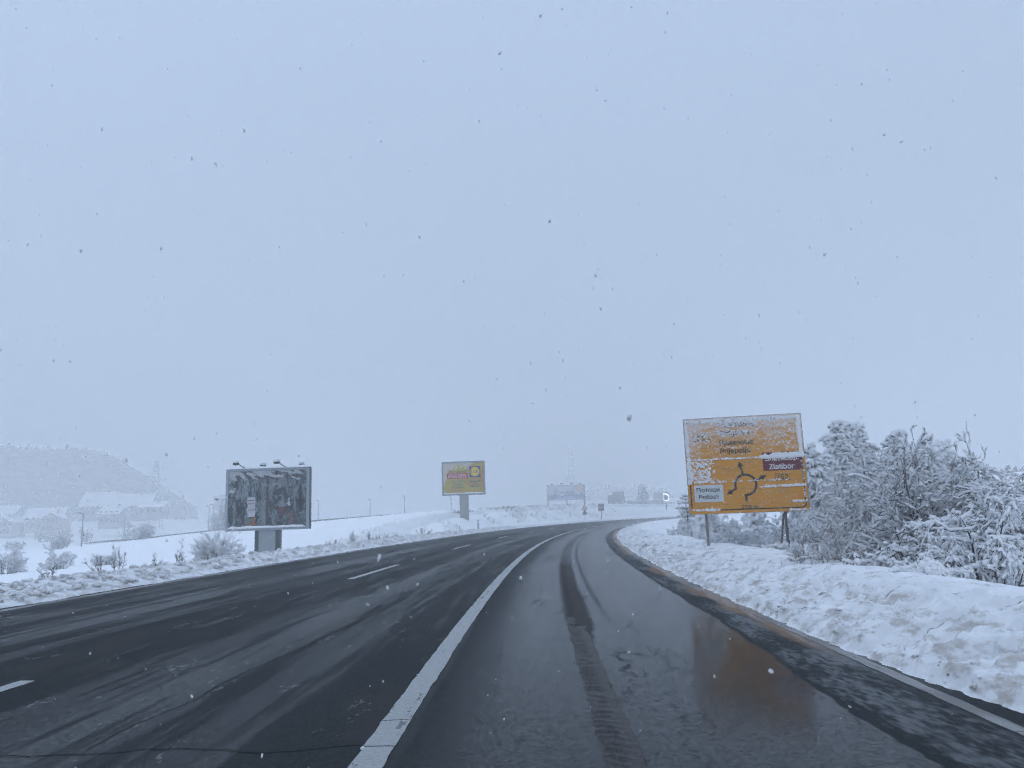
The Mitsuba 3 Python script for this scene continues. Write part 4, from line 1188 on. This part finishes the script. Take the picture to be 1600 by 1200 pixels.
# lit outline sign beside the pillar
scene['m_led'] = {'type': 'diffuse', 'reflectance': C(0.6, 0.6, 0.6)}
k = thing('lit_sign', 'small glowing white outline of a sign in the fog left of the yellow sign', 'sign')
LX, LY = 37.15, 193.0
pts = [(-0.62, 6.30), (0.5, 6.16), (0.62, 5.9), (0.62, 4.75), (0.42, 4.5), (-0.30, 4.55), (-0.52, 4.85), (-0.40, 6.1)]
lp = np.array([(LX + a, LY - 0.12, b) for a, b in pts])
kk = key_of(f'{k}__glowing_outline')
scene[kk] = {**mikit.ply(tube(lp, 0.035, 6), 'm_led'), 'emitter': {'type': 'area', 'radiance': C(3.0, 3.1, 3.2)}}
part(k, 'panel', box(LX - 0.5, LX + 0.7, LY, LY + 0.15, 4.4, 6.3, 0.05), 'm_board_grey')
part(k, 'post', box(LX, LX + 0.2, LY + 0.16, LY + 0.36, 2.4, 5.8), 'm_board_grey')

# low sheds, a wall and posts under the far hoardings
for x, y, w, d, h, txt in ((40.3, 271, 6.6, 3, 2.3, 'low snow roofed shed between the two far hoardings'), (48.4, 274, 4.8, 3, 2.0, 'small snow roofed shed right of the distant fir'), (29.0, 257, 4.1, 2.0, 1.4, 'low dark wall at the left end of the far hoardings')):
    k = thing('shed' if 'shed' in txt else 'low_wall', txt, 'shed' if 'shed' in txt else 'wall')
    z = ground_z(x, y) - 0.3
    part(k, 'wall', place(box(-w / 2, w / 2, 0, d, 0, h + .3), x, y, z, -8), 'm_wall_grey')
    part(k, 'snow', place(ledge(-w / 2 - .2, w / 2 + .2, -0.25, d + .2, h + .302, 0.35, int(x), 30, 7), x, y, z, -8), 'm_twig_snow', smooth=True)
for i, (x, y, h) in enumerate(((35.9, 257, 3.1), (37.3, 259, 2.8), (38.9, 263, 1.9))):
    k = thing('fence_post', ['tall dark post right of the hoarding with the raised half', 'second dark post right of the raised hoarding', 'short dark post left of the snow roofed shed'][i], 'post')
    z = ground_z(x, y)
    part(k, 'post', box(x - .12, x + .12, y - .12, y + .12, z - .4, z + h, 0.02), 'm_board_grey')
    part(k, 'snow_cap', lumps(np.random.default_rng(i), np.array([[x, y, z + h + .05]]), np.array([0.2]), 0.6, 1), 'm_twig_snow', smooth=True)


# ------------------------------------------------------------------ lamp posts, marker post, pylons
def lamp_post(x, y, z0, z1, txt, arm=-1):
    k = thing('lamp_post', txt, 'lamp post', 'lamp posts in the snowy valley')
    part(k, 'pole', tube([(x, y, z0 - 0.6), (x, y, z0 + (z1 - z0) * .5), (x, y, z1)], [0.075, 0.055, 0.04], 8), 'm_lamp_grey', smooth=30)
    a = part(k, 'arm', tube([(x, y, z1 - 0.02), (x + arm * 0.1, y - 0.2, z1 + 0.10), (x + arm * 0.15, y - 0.6, z1 + 0.14)], 0.045, 6), 'm_lamp_grey', smooth=30)
    part(a, 'lamp_head', box(x + arm * .15 - 0.13, x + arm * .15 + 0.13, y - 0.9, y - 0.5, z1 + 0.09, z1 + 0.19, 0.04), 'm_lamp_grey')


for x, y, z0, z1, txt in ((-47.4, 85, -1.25, 3.6, 'nearest dark lamp post in the left field, in front of the houses'),
                          (-70.5, 140, -0.6, 4.7, 'faint lamp post between the houses and the pylon'),
                          (-46.8, 120, -0.3, 5.1, 'lamp post just left of the dark billboard'),
                          (-52.6, 133, 0.3, 5.3, 'faint lamp post right of the pylon'),
                          (-35.7, 140, 2.1, 5.8, 'lamp post just right of the dark billboard on the side road'),
                          (-21.6, 150, 2.6, 6.4, 'lamp post on the side road nearest the yellow billboard'),
                          (-13.4, 160, 2.9, 6.4, 'faint lamp post directly left of the yellow billboard'),
                          (-28.2, 150, 2.4, 6.0, 'faint lamp post midway along the side road')):
    lamp_post(x, y, z0, z1, txt)
k = thing('marker_post', 'short dark marker post at the foot of the mound right of the yellow billboard', 'post')
zg = ground_z(-3.73, 75.0)
part(k, 'post', tube([(-3.73, 75, zg - 0.5), (-3.73, 75, 1.52)], 0.055, 8), 'm_dark', smooth=30)
part(k, 'band', tube([(-3.73, 75, 1.2), (-3.73, 75, 1.36)], 0.058, 8), 'm_white_print', smooth=30)
k = thing('snow_stake', 'short dark box on a stake left of the dark billboard, in the field', 'stake')
part(k, 'post', tube([(-36.0, 90, -1.6), (-36.0, 90, -0.7)], 0.07, 8), 'm_dark', smooth=30)
part(k, 'box', box(-36.28, -35.72, 89.7, 90.2, -0.7, 0.05, 0.03), 'm_dark')


def pylon(name, label, x, y, z0, h, base, top, arms, deg):
    k = thing(name, label, 'pylon')
    M_ = lambda m: place(m, x, y, z0, deg)     # noqa: E731
    lv = np.concatenate([[0], h * (1 - (1 - np.linspace(0, 1, 11)[1:]) ** 1.0)])
    half = np.interp(lv, [0, h * .55, h], [base / 2, top, top * .45])
    cor = np.array([[-1, -1], [1, -1], [1, 1], [-1, 1]])
    for c in cor:
        part(k, 'leg', M_(tube([(c[0] * a, c[1] * a, z) for a, z in zip(half, lv)], 0.13, 5)), 'm_lamp_grey')
    br = []
    for i in range(len(lv) - 1):
        for j in range(4):
            c, d = cor[j], cor[(j + 1) % 4]
            A, B = np.append(c * half[i], lv[i]), np.append(d * half[i + 1], lv[i + 1])
            A2, B2 = np.append(d * half[i], lv[i]), np.append(c * half[i + 1], lv[i + 1])
            br += [np.array([A, (A + B) / 2, B]), np.array([A2, (A2 + B2) / 2, B2]), np.array([B2, (B2 + B) / 2, B])]
    part(k, 'bracing', M_(tubes(np.array(br), np.full((len(br), 3), 0.06), 4)), 'm_lamp_grey', kind='stuff')
    for f, l in arms:
        z = h * f
        a = np.interp(z, lv, half)
        for sx in (-1, 1):
            part(k, 'cross_arm', M_(cat([tube([(sx * a, -a, z), (sx * (a + l), 0, z + .2)], 0.07, 4), tube([(sx * a, a, z), (sx * (a + l), 0, z + .2)], 0.07, 4), tube([(sx * a, 0, z + 1.3), (sx * (a + l), 0, z + .2)], 0.06, 4)])), 'm_galv')


pylon('lattice_pylon', 'faint lattice power pylon standing in the foggy valley left of the dark billboard', -163.0, 350.0, -4.0, 37.0, 8.2, 1.4, ((0.62, 2.6), (0.76, 3.2), (0.9, 2.2)), 12)
pylon('lattice_pylon', 'very faint lattice mast in the fog above the mountain billboard', 43.9, 600.0, 10.0, 45.0, 8.0, 2.0, (), 20)


# ------------------------------------------------------------------ far houses on the left
def house(label, x, y, w, d, h, rise, deg, wall, along=True, z=None, wins=3):
    k = thing('house', label, 'house')
    z = ground_z(x, y) - 0.4 if z is None else z
    M_ = lambda m: place(m, x, y, z, deg)     # noqa: E731
    if along:
        gab = [(-d / 2, h), (d / 2, h), (0, h + rise)]
    else:
        gab = [(-w / 2, h), (w / 2, h), (0, h + rise)]
    pr = trimesh.creation.extrude_polygon(sg.Polygon(gab), w - .02 if along else d - .02, engine='earcut')
    a = np.array(pr.vertices)
    pr = trimesh.Trimesh(np.stack([a[:, 2] - (w - .02) / 2, a[:, 0], a[:, 1]], 1) if along else np.stack([a[:, 0], a[:, 2] - (d - .02) / 2, a[:, 1]], 1), pr.faces, process=False)
    body = cat([box(-w / 2, w / 2, -d / 2, d / 2, -1.5, h), pr])
    wl = part(k, 'wall', M_(body), wall)
    o, th = 0.6, 0.35
    half = (d if along else w) / 2
    sl = rise / half
    roofp = sg.Polygon([(-half - o, h - o * sl + .02), (0, h + rise + .02), (half + o, h - o * sl + .02), (half + o, h - o * sl + th), (0, h + rise + th + .05), (-half - o, h - o * sl + th)])
    Ln = (w if along else d) + 2 * o
    rf = trimesh.creation.extrude_polygon(roofp, Ln, engine='earcut')
    a = np.array(rf.vertices)
    rf = trimesh.Trimesh(np.stack([a[:, 2] - Ln / 2, a[:, 0], a[:, 1]], 1) if along else np.stack([a[:, 0], a[:, 2] - Ln / 2, a[:, 1]], 1), rf.faces, process=False)
    rk = part(k, 'roof', M_(rf), 'm_twig_snow', label='snow covered roof')
    part(rk, 'chimney', M_(box(w * .2 - .3, w * .2 + .3, -.35, .35, h + rise * .3, h + rise + 1.0)), 'm_wall_rose')
    n = wins
    for i in range(n):
        u = -w / 2 + w * (i + .5) / n
        for zz in ((0.9, 2.3),) if h < 4.2 else ((0.9, 2.3), (3.6, 5.0)):
            f_ = part(wl, 'window', M_(box(u - .65, u + .65, -d / 2 - .06, -d / 2 - .003, zz[0], zz[1])), 'm_window')


for i, (x, y, w, d, h, rise, deg, wall, along, z, txt) in enumerate([
        (-196, 296, 12, 9, 4.6, 3.2, 8, 'm_wall_grey', True, 5.0, 'snow roofed house at the left edge of the picture'),
        (-187, 287, 7, 7, 5.0, 2.0, -6, 'm_wall_cream', False, 1.6, 'pale gabled house just right of the one at the left edge'),
        (-176, 292, 13, 8, 4.6, 3.0, 4, 'm_wall_cream', True, 3.6, 'wide pale house in the middle of the foggy row'),
        (-169.5, 285, 6, 6, 5.4, 2.0, 10, 'm_wall_rose', False, 2.2, 'narrow rose walled house in the foggy row'),
        (-172, 322, 13, 10, 5.0, 5.2, 0, 'm_wall_grey', True, 7.8, 'house with the tallest white roof in the back row'),
        (-156, 316, 17, 9, 5.0, 4.2, 2, 'm_wall_grey', True, 7.2, 'long house with a broad white roof right of the tallest roof'),
        (-150, 290, 8, 7, 4.2, 2.4, -8, 'm_wall_grey', True, 4.4, 'grey house below the broad white roof'),
        (-140, 300, 9, 6, 3.0, 1.6, 5, 'm_wall_grey', True, 7.8, 'small low house at the right end of the row'),
        (-193, 268, 20, 6, 3.4, 1.0, 3, 'm_wall_grey', True, -0.6, 'long low building with a flat snowy roof in front of the houses')]):
    house(txt, x, y, w, d, h, rise, deg, wall, along, z, 6 if w > 11 else 4)
for i, (x, y, h, sp, txt) in enumerate([(-184, 262, 4.2, 3.0, 'frosted tree in front of the long low building'), (-164, 270, 4.0, 3.5, 'frosted tree below the rose walled house'), (-150, 272, 4.6, 3.0, 'frosted tree below the grey house'),
                                        (-139, 278, 4.0, 3.2, 'frosted tree at the right end of the houses'), (-158, 243, 2.4, 2.4, 'round bush in the field below the houses'), (-128, 268, 2.2, 2.6, 'small bush on the slope right of the houses'), (-144, 225, 2.6, 2.2, 'foggy bush in the valley field left of the pylon')]):
    bush('village_tree', txt, 'tree', x, y, 200 + i, n=14, h=h, spread=sp, foot=sp * .6, kids=(8, 5), ratios=(0.5, 0.5), up=0.2, droop=0.0, thick=0.055, K=5, r0=0.11, rmin=0.045)

# ------------------------------------------------------------------ falling snow
rng = np.random.default_rng(99)
n = 8500
fy = 1.3 + 17 * rng.random(n) ** 0.75
fx = rng.uniform(-0.95, 0.95, n) * (fy + 1.0)
fz = rng.uniform(0.15, 1.0, n) * (1.5 + fy * 0.85)
k_ = fz > 0.3
pos = np.stack([fx, fy, fz], 1)[k_]
sz = 0.0017 + 0.0048 * rng.random(len(pos)) ** 3
m_ = lumps(rng, np.zeros((len(pos), 3)), sz, 1.0, 0, 17, 1.2)
lv = np.array(m_.vertices).reshape(len(pos), -1, 3) * np.array([0.8, 0.8, 1.5])
tilt = rng.normal(0, 0.5, len(pos))[:, None]
lv = np.stack([lv[..., 0] * np.cos(tilt) + lv[..., 2] * np.sin(tilt), lv[..., 1], -lv[..., 0] * np.sin(tilt) + lv[..., 2] * np.cos(tilt)], -1) + pos[:, None]
whole('falling_snow', trimesh.Trimesh(lv.reshape(-1, 3), m_.faces, process=False), 'm_flake', 'snowflakes drifting down through the air', kind='stuff')

# ------------------------------------------------------------------ fog: one closed box of pale air round everything
top, low = 112.0, float(GZ.min()) - 2.0
half = 1600.0
scene['haze'] = {'type': 'cube', 'to_world': T().translate([0, 0, (top + low) / 2]).scale([half, half, (top - low) / 2]), 'bsdf': {'type': 'null'}, 'interior': {'type': 'ref', 'id': 'fog_air'}}
labels['haze'] = {'label': 'pale snowy fog filling the air', 'kind': 'stuff'}
labels['sky'] = {'label': 'even grey blue overcast sky', 'kind': 'structure'}
